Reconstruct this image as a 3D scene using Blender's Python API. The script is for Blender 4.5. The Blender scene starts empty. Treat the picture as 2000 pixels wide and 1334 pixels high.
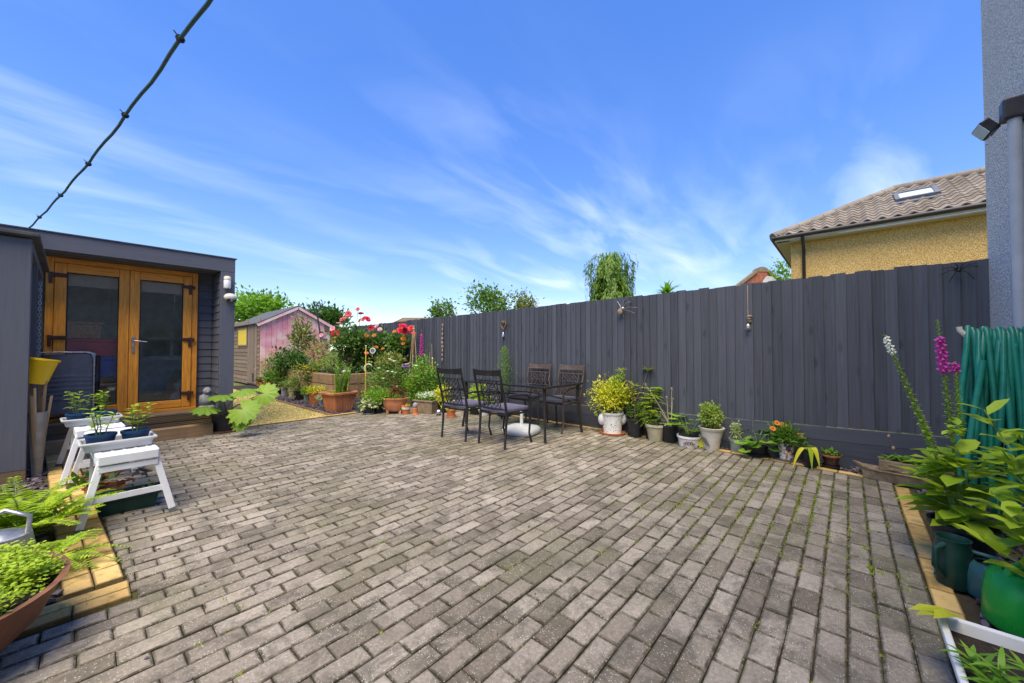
import bpy, math, random
import numpy as np
from mathutils import Vector, Matrix, Quaternion
R = math.radians
scene = bpy.context.scene
col = scene.collection
rng = random.Random(7)
npr = np.random.default_rng(11)

# ------------------------------------------------------------------ camera, sky, sun, exposure
# Site frame: +X runs from the garden office side to the dark fence, +Y runs along the fence away from the house.
FPX, CAM_H, PITCH = 735.0, 1.27, math.atan(16 / 735.0)
FW = Vector((0.7455, 0.6665, 0.0)); RT = Vector((0.6665, -0.7455, 0.0))
cam_d = bpy.data.cameras.new('camera'); cam = bpy.data.objects.new('camera', cam_d); col.objects.link(cam)
cam_d.sensor_width = 36.0; cam_d.lens = 36.0 * FPX / 2000.0; cam_d.clip_start = 0.03; cam_d.clip_end = 900
cam.location = (0, 0, CAM_H)
cam.rotation_euler = (R(90) + PITCH, 0, -math.atan2(0.7455, 0.6665))
scene.camera = cam

TO_SUN = Vector((-0.42, -0.20, 0.885)).normalized()
world = bpy.data.worlds.new('World'); scene.world = world; world.use_nodes = True
wt = world.node_tree; wt.nodes.clear()
def wn(t, **k):
    n = wt.nodes.new(t)
    for a, b in k.items(): setattr(n, a, b)
    return n
wo = wn('ShaderNodeOutputWorld'); bg = wn('ShaderNodeBackground'); bg.inputs['Strength'].default_value = 0.125
sky = wn('ShaderNodeTexSky', sky_type='NISHITA', sun_disc=False)
sky.sun_elevation = math.asin(TO_SUN.z); sky.sun_rotation = math.atan2(TO_SUN.x, TO_SUN.y)
sky.air_density = 1.0; sky.dust_density = 0.1; sky.ozone_density = 3.0; sky.altitude = 50
hs = wn('ShaderNodeHueSaturation'); hs.inputs['Saturation'].default_value = 1.78; hs.inputs['Value'].default_value = 1.42; hs.inputs['Hue'].default_value = 0.524
gm = wn('ShaderNodeGamma'); gm.inputs['Gamma'].default_value = 0.56; wt.links.new(sky.outputs[0], gm.inputs['Color']); wt.links.new(gm.outputs[0], hs.inputs['Color'])
tc = wn('ShaderNodeTexCoord'); sp = wn('ShaderNodeSeparateXYZ'); wt.links.new(tc.outputs['Generated'], sp.inputs[0])
def wm(op, a, b=None):
    n = wn('ShaderNodeMath', operation=op)
    for i, q in enumerate((a, b)):
        if q is None: continue
        if isinstance(q, (int, float)): n.inputs[i].default_value = q
        else: wt.links.new(q, n.inputs[i])
    return n.outputs[0]
zz = wm('ADD', wm('MAXIMUM', sp.outputs[2], 0.0), 0.16)
cb = wn('ShaderNodeCombineXYZ'); wt.links.new(wm('DIVIDE', sp.outputs[0], zz), cb.inputs[0]); wt.links.new(wm('DIVIDE', sp.outputs[1], zz), cb.inputs[1])
mp = wn('ShaderNodeMapping'); mp.inputs['Rotation'].default_value = (0, 0, R(20)); mp.inputs['Scale'].default_value = (0.55, 1.5, 1)
mp.inputs['Location'].default_value = (1.9, 2.6, 0)
wt.links.new(cb.outputs[0], mp.inputs[0])
n1 = wn('ShaderNodeTexNoise'); n1.inputs['Scale'].default_value = 2.3; n1.inputs['Detail'].default_value = 5; n1.inputs['Roughness'].default_value = 0.52; n1.inputs['Distortion'].default_value = 0.45
n2 = wn('ShaderNodeTexNoise'); n2.inputs['Scale'].default_value = 0.55; n2.inputs['Detail'].default_value = 2
wt.links.new(mp.outputs[0], n1.inputs['Vector']); wt.links.new(mp.outputs[0], n2.inputs['Vector'])
cr = wn('ShaderNodeMapRange'); cr.inputs['From Min'].default_value = 0.44; cr.inputs['From Max'].default_value = 0.78
wt.links.new(n1.outputs[0], cr.inputs['Value'])
cr2 = wn('ShaderNodeMapRange'); cr2.inputs['From Min'].default_value = 0.36; cr2.inputs['From Max'].default_value = 0.62
wt.links.new(n2.outputs[0], cr2.inputs['Value'])
cr3 = wn('ShaderNodeMapRange'); cr3.inputs['From Min'].default_value = 0.18; cr3.inputs['From Max'].default_value = 0.62; cr3.inputs['To Min'].default_value = 1.0; cr3.inputs['To Max'].default_value = 0.10
wt.links.new(sp.outputs[2], cr3.inputs['Value'])
cf = wm('MULTIPLY', wm('MULTIPLY', wm('MULTIPLY', cr.outputs[0], cr2.outputs[0]), cr3.outputs[0]), 0.95)
mx = wn('ShaderNodeMix', data_type='RGBA'); wt.links.new(cf, mx.inputs['Factor']); wt.links.new(hs.outputs[0], mx.inputs['A']); mx.inputs['B'].default_value = (2.8, 3.3, 4.1, 1)
wt.links.new(mx.outputs['Result'], bg.inputs['Color']); wt.links.new(bg.outputs[0], wo.inputs[0])

sun_d = bpy.data.lights.new('sun', 'SUN'); sun = bpy.data.objects.new('sun', sun_d); col.objects.link(sun)
sun_d.energy = 2.45; sun_d.angle = R(48); sun_d.color = (1.0, 0.885, 0.69)
sun.rotation_euler = (-TO_SUN).to_track_quat('-Z', 'Y').to_euler(); sun.location = (0, 0, 20)
vs = scene.view_settings; vs.view_transform = 'Standard'; vs.look = 'None'; vs.gamma = 1.0; vs.exposure = 1.52; vs.use_curve_mapping = False
scene.cycles.max_bounces = 7; scene.cycles.transparent_max_bounces = 12; scene.cycles.use_denoising = True

def ray(x, y):
    f = FW * math.cos(PITCH) + Vector((0, 0, math.sin(PITCH)))
    up = FW * -math.sin(PITCH) + Vector((0, 0, math.cos(PITCH)))
    return f * FPX + RT * (x - 1000) - up * (y - 667)
def G(x, y, z=0.0):                      # where the sight line through a pixel meets height z
    d = ray(x, y); t = (z - CAM_H) / d.z
    return Vector((0, 0, CAM_H)) + d * t
def D(x, y, depth):                      # the point on a sight line at a depth in metres
    d = ray(x, y); return Vector((0, 0, CAM_H)) + d * (depth / d.dot(FW))
def depth(p): return Vector(p).dot(FW)

# ------------------------------------------------------------------ materials
MATS = {}
class NT:
    def __init__(s, name):
        m = bpy.data.materials.new(name); m.use_nodes = True; s.m = m; s.t = m.node_tree
        s.b = s.t.nodes['Principled BSDF']; s.out = s.t.nodes['Material Output']; s.tc = s.t.nodes.new('ShaderNodeTexCoord')
    def n(s, t, **k):
        q = s.t.nodes.new(t)
        for a, b in k.items(): setattr(q, a, b)
        return q
    def l(s, a, b): s.t.links.new(a, b)
    def noise(s, scale, detail=4, rough=.55, vec=None, dist=0):
        q = s.n('ShaderNodeTexNoise'); q.inputs['Scale'].default_value = scale; q.inputs['Detail'].default_value = detail
        q.inputs['Roughness'].default_value = rough; q.inputs['Distortion'].default_value = dist
        s.l(vec or s.tc.outputs['Object'], q.inputs['Vector']); return q.outputs[0]
    def vor(s, scale, out='Distance', vec=None, feat='F1'):
        q = s.n('ShaderNodeTexVoronoi', feature=feat); q.inputs['Scale'].default_value = scale
        s.l(vec or s.tc.outputs['Object'], q.inputs['Vector']); return q.outputs[out]
    def mapv(s, scale=(1, 1, 1), rot=(0, 0, 0), src='Object'):
        q = s.n('ShaderNodeMapping'); q.inputs['Scale'].default_value = scale; q.inputs['Rotation'].default_value = rot
        s.l(s.tc.outputs[src], q.inputs[0]); return q.outputs[0]
    def rng(s, v, a, b, c=0, d=1):
        q = s.n('ShaderNodeMapRange'); q.inputs[1].default_value = a; q.inputs[2].default_value = b; q.inputs[3].default_value = c; q.inputs[4].default_value = d
        s.l(v, q.inputs[0]); return q.outputs[0]
    def mix(s, f, a, b, blend='MIX'):
        q = s.n('ShaderNodeMix', data_type='RGBA', blend_type=blend)
        for i, v in (('Factor', f), ('A', a), ('B', b)):
            if isinstance(v, (int, float)): q.inputs[i].default_value = v
            elif isinstance(v, tuple): q.inputs[i].default_value = (*v[:3], 1)
            else: s.l(v, q.inputs[i])
        return q.outputs['Result']
    def math(s, op, a, b=0.0):
        q = s.n('ShaderNodeMath', operation=op)
        for i, v in enumerate((a, b)):
            if isinstance(v, (int, float)): q.inputs[i].default_value = v
            else: s.l(v, q.inputs[i])
        return q.outputs[0]
    def attr(s, name):
        q = s.n('ShaderNodeAttribute', attribute_name=name); return q.outputs['Fac']
    def orand(s): return s.n('ShaderNodeObjectInfo').outputs['Random']
    def bump(s, h, strength=.4, dist=.01):
        q = s.n('ShaderNodeBump'); q.inputs['Strength'].default_value = strength; q.inputs['Distance'].default_value = dist
        s.l(h, q.inputs['Height']); s.l(q.outputs[0], s.b.inputs['Normal'])
    def done(s, key, color=None, rough=.7, metal=0, spec=.5):
        if color is not None:
            if isinstance(color, tuple): s.b.inputs['Base Color'].default_value = (*color[:3], 1)
            else: s.l(color, s.b.inputs['Base Color'])
        if isinstance(rough, (int, float)): s.b.inputs['Roughness'].default_value = rough
        else: s.l(rough, s.b.inputs['Roughness'])
        s.b.inputs['Metallic'].default_value = metal; s.b.inputs['Specular IOR Level'].default_value = spec
        MATS[key] = s.m; return s.m
def k(c, f): return tuple(min(1, x * f) for x in c)

def plain(key, c, rough=.6, var=.25, scale=9, bump=.15, bscale=60, bd=.003, metal=0, spec=.4, dirt=None):
    t = NT(key)
    n = t.noise(scale, 5)
    cc = t.mix(t.rng(n, .35, .68), k(c, 1 - var), k(c, 1 + var))
    if dirt:
        cc = t.mix(t.math('MULTIPLY', t.rng(t.noise(scale * .45, 6, .65), .52, .72), dirt[3] if len(dirt) > 3 else .6), cc, dirt[:3])
    cc = t.mix(.18, cc, t.mix(t.orand(), k(c, .7), k(c, 1.3)))
    t.bump(t.noise(bscale, 4), bump, bd)
    return t.done(key, cc, t.rng(n, .3, .7, max(.02, rough - .1), min(1, rough + .1)), metal, spec)

def leafmat(key, a, b, trans=.35, rough=.5):
    t = NT(key)
    tone = t.attr('tone')
    c = t.mix(tone, a, b)
    c = t.mix(.25, c, t.mix(t.noise(25, 2), k(a, .7), k(b, 1.2)))
    t.done(key, c, rough, 0, .35)
    tr = t.n('ShaderNodeBsdfTranslucent'); t.l(t.mix(1.0, c, (1.25, 1.25, .8), 'MULTIPLY'), tr.inputs['Color'])
    ms = t.n('ShaderNodeMixShader'); ms.inputs[0].default_value = trans
    t.l(t.b.outputs[0], ms.inputs[1]); t.l(tr.outputs[0], ms.inputs[2]); t.l(ms.outputs[0], t.out.inputs[0])
    return t.m

leafmat('lime', (.20, .36, .02), (.46, .58, .04))
leafmat('fresh', (.10, .26, .02), (.27, .46, .04))
leafmat('mid', (.065, .165, .02), (.17, .30, .04))
leafmat('dark', (.035, .095, .018), (.095, .19, .03))
leafmat('gold', (.32, .40, .02), (.72, .68, .06))
leafmat('olive', (.12, .17, .03), (.28, .31, .07))
leafmat('blueleaf', (.05, .14, .08), (.11, .24, .12))
leafmat('conifer', (.075, .17, .02), (.22, .34, .04))
leafmat('variegated', (.22, .32, .10), (.62, .66, .38))
leafmat('straw', (.30, .22, .09), (.55, .43, .20), .2, .8)
leafmat('bronze', (.10, .05, .02), (.26, .11, .03))
leafmat('moss', (.09, .13, .012), (.26, .29, .025), .15, .9)
leafmat('drygrass', (.28, .26, .05), (.50, .44, .10), .1, .9)
leafmat('drystem', (.42, .34, .22), (.62, .52, .36), .1, .9)
leafmat('p_red', (.50, .008, .03), (.75, .03, .06), .25)
leafmat('p_coral', (.62, .06, .07), (.82, .22, .20), .3)
leafmat('p_pink', (.75, .30, .38), (.88, .55, .60), .3)
leafmat('p_white', (.75, .75, .70), (.9, .9, .86), .3)
leafmat('p_yellow', (.75, .50, .01), (.88, .66, .03), .25)
leafmat('p_orange', (.50, .12, .01), (.70, .26, .02), .25)
leafmat('p_magenta', (.50, .03, .32), (.70, .10, .48), .3)
leafmat('p_lilac', (.42, .24, .62), (.58, .38, .75), .3)
leafmat('p_purple', (.16, .04, .28), (.30, .10, .42), .3)
leafmat('seedhead', (.30, .20, .15), (.55, .45, .38), .1, .9)

plain('terracotta', (.50, .19, .085), .75, .18, 7, .2, 80, .002, dirt=(.55, .42, .33, .5))
plain('terracotta_orange', (.48, .15, .045), .7, .2, 9, .2, 80, .002, dirt=(.5, .36, .26, .5))
plain('terracotta_dark', (.22, .095, .048), .6, .3, 6, .25, 60, .003, dirt=(.10, .045, .03, .7))
plain('black_plastic', (.018, .018, .021), .42, .25, 12, .1, 90, .001, dirt=(.07, .065, .06, .35))
plain('grey_plastic', (.12, .13, .135), .5, .2, 9, .1, 90, .001, dirt=(.2, .19, .16, .5))
plain('tin', (.24, .28, .27), .45, .2, 16, .2, 60, .002, .3, dirt=(.34, .34, .3, .6))
plain('galv', (.42, .43, .43), .38, .25, 14, .2, 40, .002, .75, dirt=(.3, .28, .24, .5))
plain('cream_glaze', (.58, .54, .46), .3, .15, 9, .1, 60, .001, dirt=(.40, .32, .22, .6))
plain('buff_pot', (.42, .38, .26), .6, .2, 9, .1, 60, .001, dirt=(.25, .28, .16, .6))
plain('brown_glaze', (.045, .026, .02), .3, .3, 9, .1, 60, .001)
plain('soil', (.030, .020, .014), .95, .5, 30, 1, 70, .012)
plain('white_plastic', (.72, .72, .70), .4, .07, 6, .05, 60, .001, dirt=(.45, .43, .38, .35))
plain('white_paint', (.74, .75, .76), .4, .07, 8, .05, 60, .001, dirt=(.4, .38, .35, .3))
plain('blue_plastic', (.010, .045, .12), .45, .2, 9, .05, 60, .001, dirt=(.05, .09, .14, .4))
plain('green_plastic', (.012, .07, .045), .4, .2, 9, .05, 60, .001)
plain('dark_green_plastic', (.010, .045, .035), .38, .3, 9, .08, 60, .001, dirt=(.05, .07, .06, .4))
plain('teal_plastic', (.03, .10, .11), .38, .2, 9, .08, 60, .001)
plain('bright_green_plastic', (.015, .36, .045), .33, .1, 6, .03, 60, .001)
plain('hose', (.008, .17, .115), .38, .2, 12, .06, 90, .001, dirt=(.05, .17, .13, .4))
plain('cyan_tape', (.02, .34, .42), .4, .1)
plain('yellow_plastic', (.80, .52, .01), .4, .08, 5, .03)
plain('red_plastic', (.80, .09, .12), .4, .1)
plain('royal_plastic', (.03, .11, .70), .4, .1)
plain('black_metal', (.022, .021, .024), .42, .3, 14, .2, 120, .001, .2, dirt=(.08, .075, .07, .3))
plain('brown_metal', (.075, .052, .042), .5, .3, 14, .2, 120, .001, .1, dirt=(.16, .13, .11, .5))
plain('hinge_brown', (.055, .022, .015), .4, .2)
plain('chrome', (.6, .6, .6), .25, .1, 20, .05, 60, .001, .95)
plain('cushion', (.115, .108, .155), .95, .18, 14, .5, 260, .002)
plain('grey_fabric', (.15, .15, .17), .9, .15, 20, .4, 300, .001)
plain('steel_tube', (.42, .43, .45), .3, .1, 20, .05, 60, .001, .8)
plain('rope', (.42, .28, .14), .9, .3)
plain('bone_wood', (.24, .18, .13), .8, .4, 30, .5, 60, .004)
plain('cane', (.50, .33, .12), .7, .25, 20)
plain('yellow_cane', (.70, .52, .05), .6, .15, 20)
plain('stone_grey', (.27, .27, .28), .9, .4, 14, .8, 50, .006)
plain('concrete_brown', (.26, .19, .115), .9, .4, 12, .7, 50, .005, dirt=(.07, .055, .04, .7))
plain('dark_glass_blue', (.01, .015, .10), .15, .1)
plain('lead_grey', (.13, .14, .16), .6, .2)
plain('felt', (.085, .088, .095), .95, .3, 6, .6, 160, .004)
plain('gutter', (.035, .032, .034), .45, .2)
plain('soffit_cream', (.55, .48, .38), .6, .1)
plain('brick_red', (.33, .105, .055), .85, .3, 6, .4, 40, .01)
plain('stone_cap', (.20, .15, .09), .9, .3, 5)
plain('roof_brown', (.16, .11, .06), .9, .25, 3)
plain('bark', (.11, .085, .06), .9, .35, 18, .8, 40, .01)
plain('twig', (.16, .10, .055), .85, .3, 20)
plain('greenstem', (.12, .19, .035), .6, .2, 20)
plain('interior', (.50, .51, .52), .9, .2)
plain('blind', (.50, .37, .26), .9, .15, 60)
plain('beige_plastic', (.66, .62, .50), .4, .08)
plain('wicker', (.55, .36, .20), .8, .4, 40, .8, 120, .004)
plain('white_sack', (.62, .64, .60), .5, .15, 12)
plain('cable', (.03, .085, .095), .5, .3)
plain('pole_wood', (.20, .17, .14), .9, .2)
plain('lamp_glass', (.55, .62, .68), .12, .05)

def timber(key, c, axis, rough=.75, grain=.35, knots=.5, weather=None, orv=.3, gs=1.0, spec=.3):
    t = NT(key)
    sc = {'x': (1.2, 22, 22), 'y': (22, 1.2, 22), 'z': (22, 22, 1.2)}[axis]
    off = t.n('ShaderNodeVectorMath', operation='ADD'); t.l(t.tc.outputs['Object'], off.inputs[0])
    cx = t.n('ShaderNodeCombineXYZ'); r = t.orand(); t.l(t.math('MULTIPLY', r, 37.0), cx.inputs[0]); t.l(t.math('MULTIPLY', r, 53.0), cx.inputs[1]); t.l(t.math('MULTIPLY', r, 71.0), cx.inputs[2])
    t.l(cx.outputs[0], off.inputs[1])
    q = t.n('ShaderNodeMapping'); q.inputs['Scale'].default_value = tuple(x * gs for x in sc); t.l(off.outputs[0], q.inputs[0])
    g = t.noise(2.2, 6, .65, q.outputs[0], .6)
    cc = t.mix(t.rng(g, .3, .7), k(c, 1 - grain), k(c, 1 + grain))
    q2 = t.n('ShaderNodeMapping'); q2.inputs['Scale'].default_value = {'x': (6.5, 11, 11), 'y': (11, 6.5, 11), 'z': (11, 11, 6.5)}[axis]; t.l(off.outputs[0], q2.inputs[0])
    kn = t.math('MULTIPLY', t.rng(t.vor(1.0, 'Distance', q2.outputs[0]), .13, .30, 1, 0), t.rng(t.vor(1.0, 'Color', q2.outputs[0]), .60, .66))
    cc = t.mix(t.math('MULTIPLY', kn, knots), cc, k(c, .30))
    if weather:
        cc = t.mix(t.math('MULTIPLY', t.rng(t.noise(2.3, 6, .7, off.outputs[0]), .48, .68), .75), cc, weather)
    cc = t.mix(orv, cc, t.mix(r, k(c, .55), k(c, 1.5)))
    t.bump(g, .35, .004)
    return t.done(key, cc, t.rng(g, .3, .7, rough - .1, rough + .12), 0, spec)
timber('fence_paint', (.066, .072, .089), 'z', .70, .45, .8, None, .45)
timber('gravel_paint', (.062, .068, .085), 'y', .72, .25, .4, None, .25)
timber('office_paint', (.105, .108, .128), 'x', .62, .12, .15, None, .15)
timber('office_post', (.105, .110, .135), 'z', .62, .12, .15, None, .05)
timber('office_dark', (.105, .110, .130), 'z', .62, .12, .1, None, .1)
timber('oak_z', (.78, .285, .028), 'z', .38, .42, .25, None, .06, 1.6, .5)
timber('oak_x', (.78, .285, .028), 'x', .38, .42, .25, None, .06, 1.6, .5)
timber('deck', (.19, .13, .07), 'x', .85, .4, .4, (.09, .08, .05), .3)
timber('sleeper', (.30, .19, .10), 'x', .9, .35, .4, (.12, .085, .05), .3)
timber('sleeper_y', (.30, .19, .10), 'y', .9, .35, .4, (.12, .085, .05), .3)
timber('shed_wood', (.185, .135, .092), 'y', .9, .45, .4, (.10, .08, .06), .5)
timber('shed_door', (.20, .15, .11), 'z', .9, .45, .4, (.12, .10, .08), .4)
timber('offcut', (.30, .21, .12), 'z', .85, .3, .3, (.18, .13, .09), .5)
timber('plywood', (.45, .28, .12), 'z', .8, .2, .3)

def special():
    # clay pavers: warm grey concrete, pale aggregate, mossy dark stains, dirty arrises
    t = NT('paver'); P = t.n('ShaderNodeNewGeometry').outputs['Position']
    tone = t.attr('tone'); edge = t.attr('edge')
    c = t.mix(tone, (.165, .138, .102), (.365, .320, .258))
    c = t.mix(t.rng(t.noise(60, 4, .6, P), .35, .7), t.mix(1, c, (.78, .77, .76), 'MULTIPLY'), t.mix(1, c, (1.14, 1.13, 1.11), 'MULTIPLY'))
    stain = t.rng(t.noise(4.2, 8, .72, P, .5), .47, .61)
    c = t.mix(t.math('MULTIPLY', stain, .70), c, (.085, .074, .056))
    c = t.mix(t.math('MULTIPLY', t.rng(t.noise(1.1, 4, .6, P), .47, .62), .45), c, (.12, .115, .055))
    c = t.mix(t.math('MULTIPLY', t.math('POWER', edge, 1.3), t.rng(t.noise(16, 4, .65, P), .34, .60, .15, 1.0)), c, (.062, .054, .034))
    v = t.n('ShaderNodeTexVoronoi'); v.inputs['Scale'].default_value = 120; t.l(P, v.inputs['Vector'])
    sp_ = t.math('MULTIPLY', t.rng(v.outputs['Distance'], .22, .36, 1, 0), t.rng(t.vor(120, 'Color', P), .58, .66))
    c = t.mix(t.math('MULTIPLY', sp_, t.rng(t.noise(7, 3, .6, P), .38, .62, .15, .75)), c, (.66, .62, .53))
    c = t.mix(t.math('MULTIPLY', t.rng(t.vor(310, 'Distance', P), .1, .35, 1, 0), .35), c, (.10, .09, .08))
    t.bump(t.math('ADD', t.noise(160, 4, .6, P), t.math('MULTIPLY', t.noise(28, 3, .6, P), 1.6)), .55, .004)
    t.done('paver', c, .88, 0, .3)
    t = NT('yellow_brick'); P = t.n('ShaderNodeNewGeometry').outputs['Position']
    c = t.mix(t.orand(), (.42, .26, .075), (.62, .42, .15))
    c = t.mix(t.rng(t.noise(9, 6, .65, P), .5, .68, 0, .75), c, (.15, .105, .035))
    c = t.mix(t.rng(t.noise(70, 3, .6, P), .4, .7, 0, .3), c, (.70, .5, .24))
    c = t.mix(t.math('MULTIPLY', t.attr('edge'), .6), c, (.10, .07, .03))
    t.bump(t.noise(70, 5, .6, P), .6, .005); t.done('yellow_brick', c, .9, 0, .25)
    t = NT('joint'); c = t.mix(t.rng(t.noise(5, 5), .45, .62), (.058, .047, .032), (.085, .085, .026))
    c = t.mix(t.rng(t.noise(180, 2), .5, .7), c, (.12, .09, .06)); t.bump(t.noise(200, 3), .8, .008); t.done('joint', c, .95, 0, .1)
    t = NT('earth'); c = t.mix(t.rng(t.noise(1.3, 5), .4, .6), (.07, .10, .03), (.16, .15, .06)); t.bump(t.noise(30, 4), .8, .05); t.done('earth', c, .95, 0, .1)
    t = NT('gravel'); v = t.vor(55, 'Color'); c = t.mix(v, (.42, .33, .09), (.74, .62, .28))
    c = t.mix(t.rng(t.noise(2.4, 5, .6), .5, .66, 0, .7), c, (.36, .33, .06)); t.bump(t.vor(55), .9, .012); t.done('gravel', c, .95, 0, .2)
    t = NT('stone_chip'); c = t.mix(t.attr('tone'), (.42, .32, .10), (.74, .62, .32)); t.done('stone_chip', c, .9, 0, .2)
    t = NT('slate'); c = t.mix(t.attr('tone'), (.040, .031, .036), (.135, .105, .125)); c = t.mix(t.rng(t.noise(40, 3), .5, .7, 0, .5), c, (.10, .07, .055)); t.done('slate', c, .55, 0, .5)
    # pebbledash: light grey on the house, ochre on the neighbour
    def dash(key, a, b, d, sc, bd):
        t = NT(key); v = t.vor(sc, 'Color'); s_ = t.n('ShaderNodeSeparateColor'); t.l(v, s_.inputs[0])
        c = t.mix(s_.outputs[0], a, b); c = t.mix(t.rng(t.vor(sc), .38, .62, 0, .85), c, d)
        c = t.mix(t.rng(t.noise(sc * .45, 3), .52, .66, 0, .5), c, d)
        c = t.mix(t.rng(t.noise(.9, 5), .4, .65, 0, .22), c, k(a, .6))
        t.bump(t.math('SUBTRACT', 1.0, t.vor(sc)), 1.0, bd); t.done(key, c, .85, 0, .3)
    dash('dash_grey', (.80, .77, .72), (.93, .90, .86), (.40, .38, .36), 80, .014)
    dash('dash_ochre', (.72, .46, .13), (.92, .74, .36), (.46, .25, .06), 55, .015)
    # concrete roof tile
    t = NT('roof_tile'); P = t.n('ShaderNodeNewGeometry').outputs['Position']
    c = t.mix(t.orand(), (.185, .155, .125), (.27, .235, .195)); c = t.mix(t.rng(t.noise(2.0, 6, .7, P), .48, .68, 0, .6), c, (.12, .09, .06))
    t.bump(t.noise(50, 4, .6, P), .3, .01); t.done('roof_tile', c, .9, 0, .25)
    # painted mural boards of the shed gable
    t = NT('mural'); P = t.mapv((1, 1, 1))
    n = t.noise(1.15, 5, .6, P, 1.4); w = t.n('ShaderNodeTexWave', wave_type='RINGS'); w.inputs['Scale'].default_value = .62; w.inputs['Distortion'].default_value = 5; w.inputs['Detail'].default_value = 3
    mpp = t.n('ShaderNodeMapping'); mpp.inputs['Location'].default_value = (-5.3, 0, -1.5); t.l(t.tc.outputs['Object'], mpp.inputs[0]); t.l(mpp.outputs[0], w.inputs['Vector'])
    c = t.mix(t.rng(n, .36, .62), (.84, .42, .42), (.88, .64, .62)); c = t.mix(t.rng(w.outputs['Fac'], .55, .95, 0, .75), c, (.62, .16, .24))
    c = t.mix(t.rng(t.noise(2.6, 4, .6, P), .55, .66, 0, .85), c, (.76, .62, .50)); c = t.mix(t.rng(t.noise(4, 5, .7, t.mapv((6, 1, .6))), .5, .7, 0, .55), c, (.72, .42, .42))
    s3 = t.n('ShaderNodeSeparateXYZ'); t.l(t.tc.outputs['Object'], s3.inputs[0])
    low = t.rng(t.math('ADD', s3.outputs[2], t.math('MULTIPLY', t.noise(2.2, 4), .9)), 1.25, 1.6, 1, 0)
    c = t.mix(low, c, t.mix(t.noise(5, 4), (.50, .34, .14), (.70, .58, .36)))
    t.bump(t.noise(20, 4), .2, .01); t.done('mural', c, .8, 0, .3)
    # Talavera style blue on white
    t = NT('blue_white'); v = t.n('ShaderNodeTexVoronoi', distance='MANHATTAN'); v.inputs['Scale'].default_value = 42; t.l(t.tc.outputs['Object'], v.inputs['Vector'])
    c = t.mix(t.rng(v.outputs['Distance'], .37, .40), (.02, .03, .12), (.74, .74, .72)); c = t.mix(t.rng(t.noise(9), .5, .7, 0, .3), c, (.5, .5, .48)); t.done('blue_white', c, .3)
    t = NT('floral_print'); v = t.n('ShaderNodeTexVoronoi'); v.inputs['Scale'].default_value = 26; t.l(t.tc.outputs['Object'], v.inputs['Vector'])
    c = t.mix(t.rng(v.outputs['Distance'], .3, .36), (.6, .25, .03), (.7, .68, .64)); c = t.mix(t.rng(t.noise(20), .5, .55), c, (.12, .03, .10)); t.done('floral_print', c, .4)
    # glass: thin architectural pane
    for key, tint, f0 in (('pane', (.94, .96, .96), .05), ('table_glass', (.72, .80, .80), .06)):
        t = NT(key); tr = t.n('ShaderNodeBsdfTransparent'); tr.inputs[0].default_value = (*tint, 1)
        gl = t.n('ShaderNodeBsdfGlossy'); gl.inputs['Roughness'].default_value = .015
        fr = t.n('ShaderNodeFresnel'); fr.inputs['IOR'].default_value = 1.55
        ms = t.n('ShaderNodeMixShader'); t.l(t.math('MINIMUM', t.math('MULTIPLY', fr.outputs[0], 1.0 if key == 'pane' else 3.0), 1.0), ms.inputs[0]); t.l(tr.outputs[0], ms.inputs[1]); t.l(gl.outputs[0], ms.inputs[2]); t.l(ms.outputs[0], t.out.inputs[0]); MATS[key] = t.m
    t = NT('clear_glass'); t.b.inputs['Transmission Weight'].default_value = .9; t.b.inputs['Roughness'].default_value = .03; t.done('clear_glass', (.8, .82, .82), .03)
special()
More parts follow.
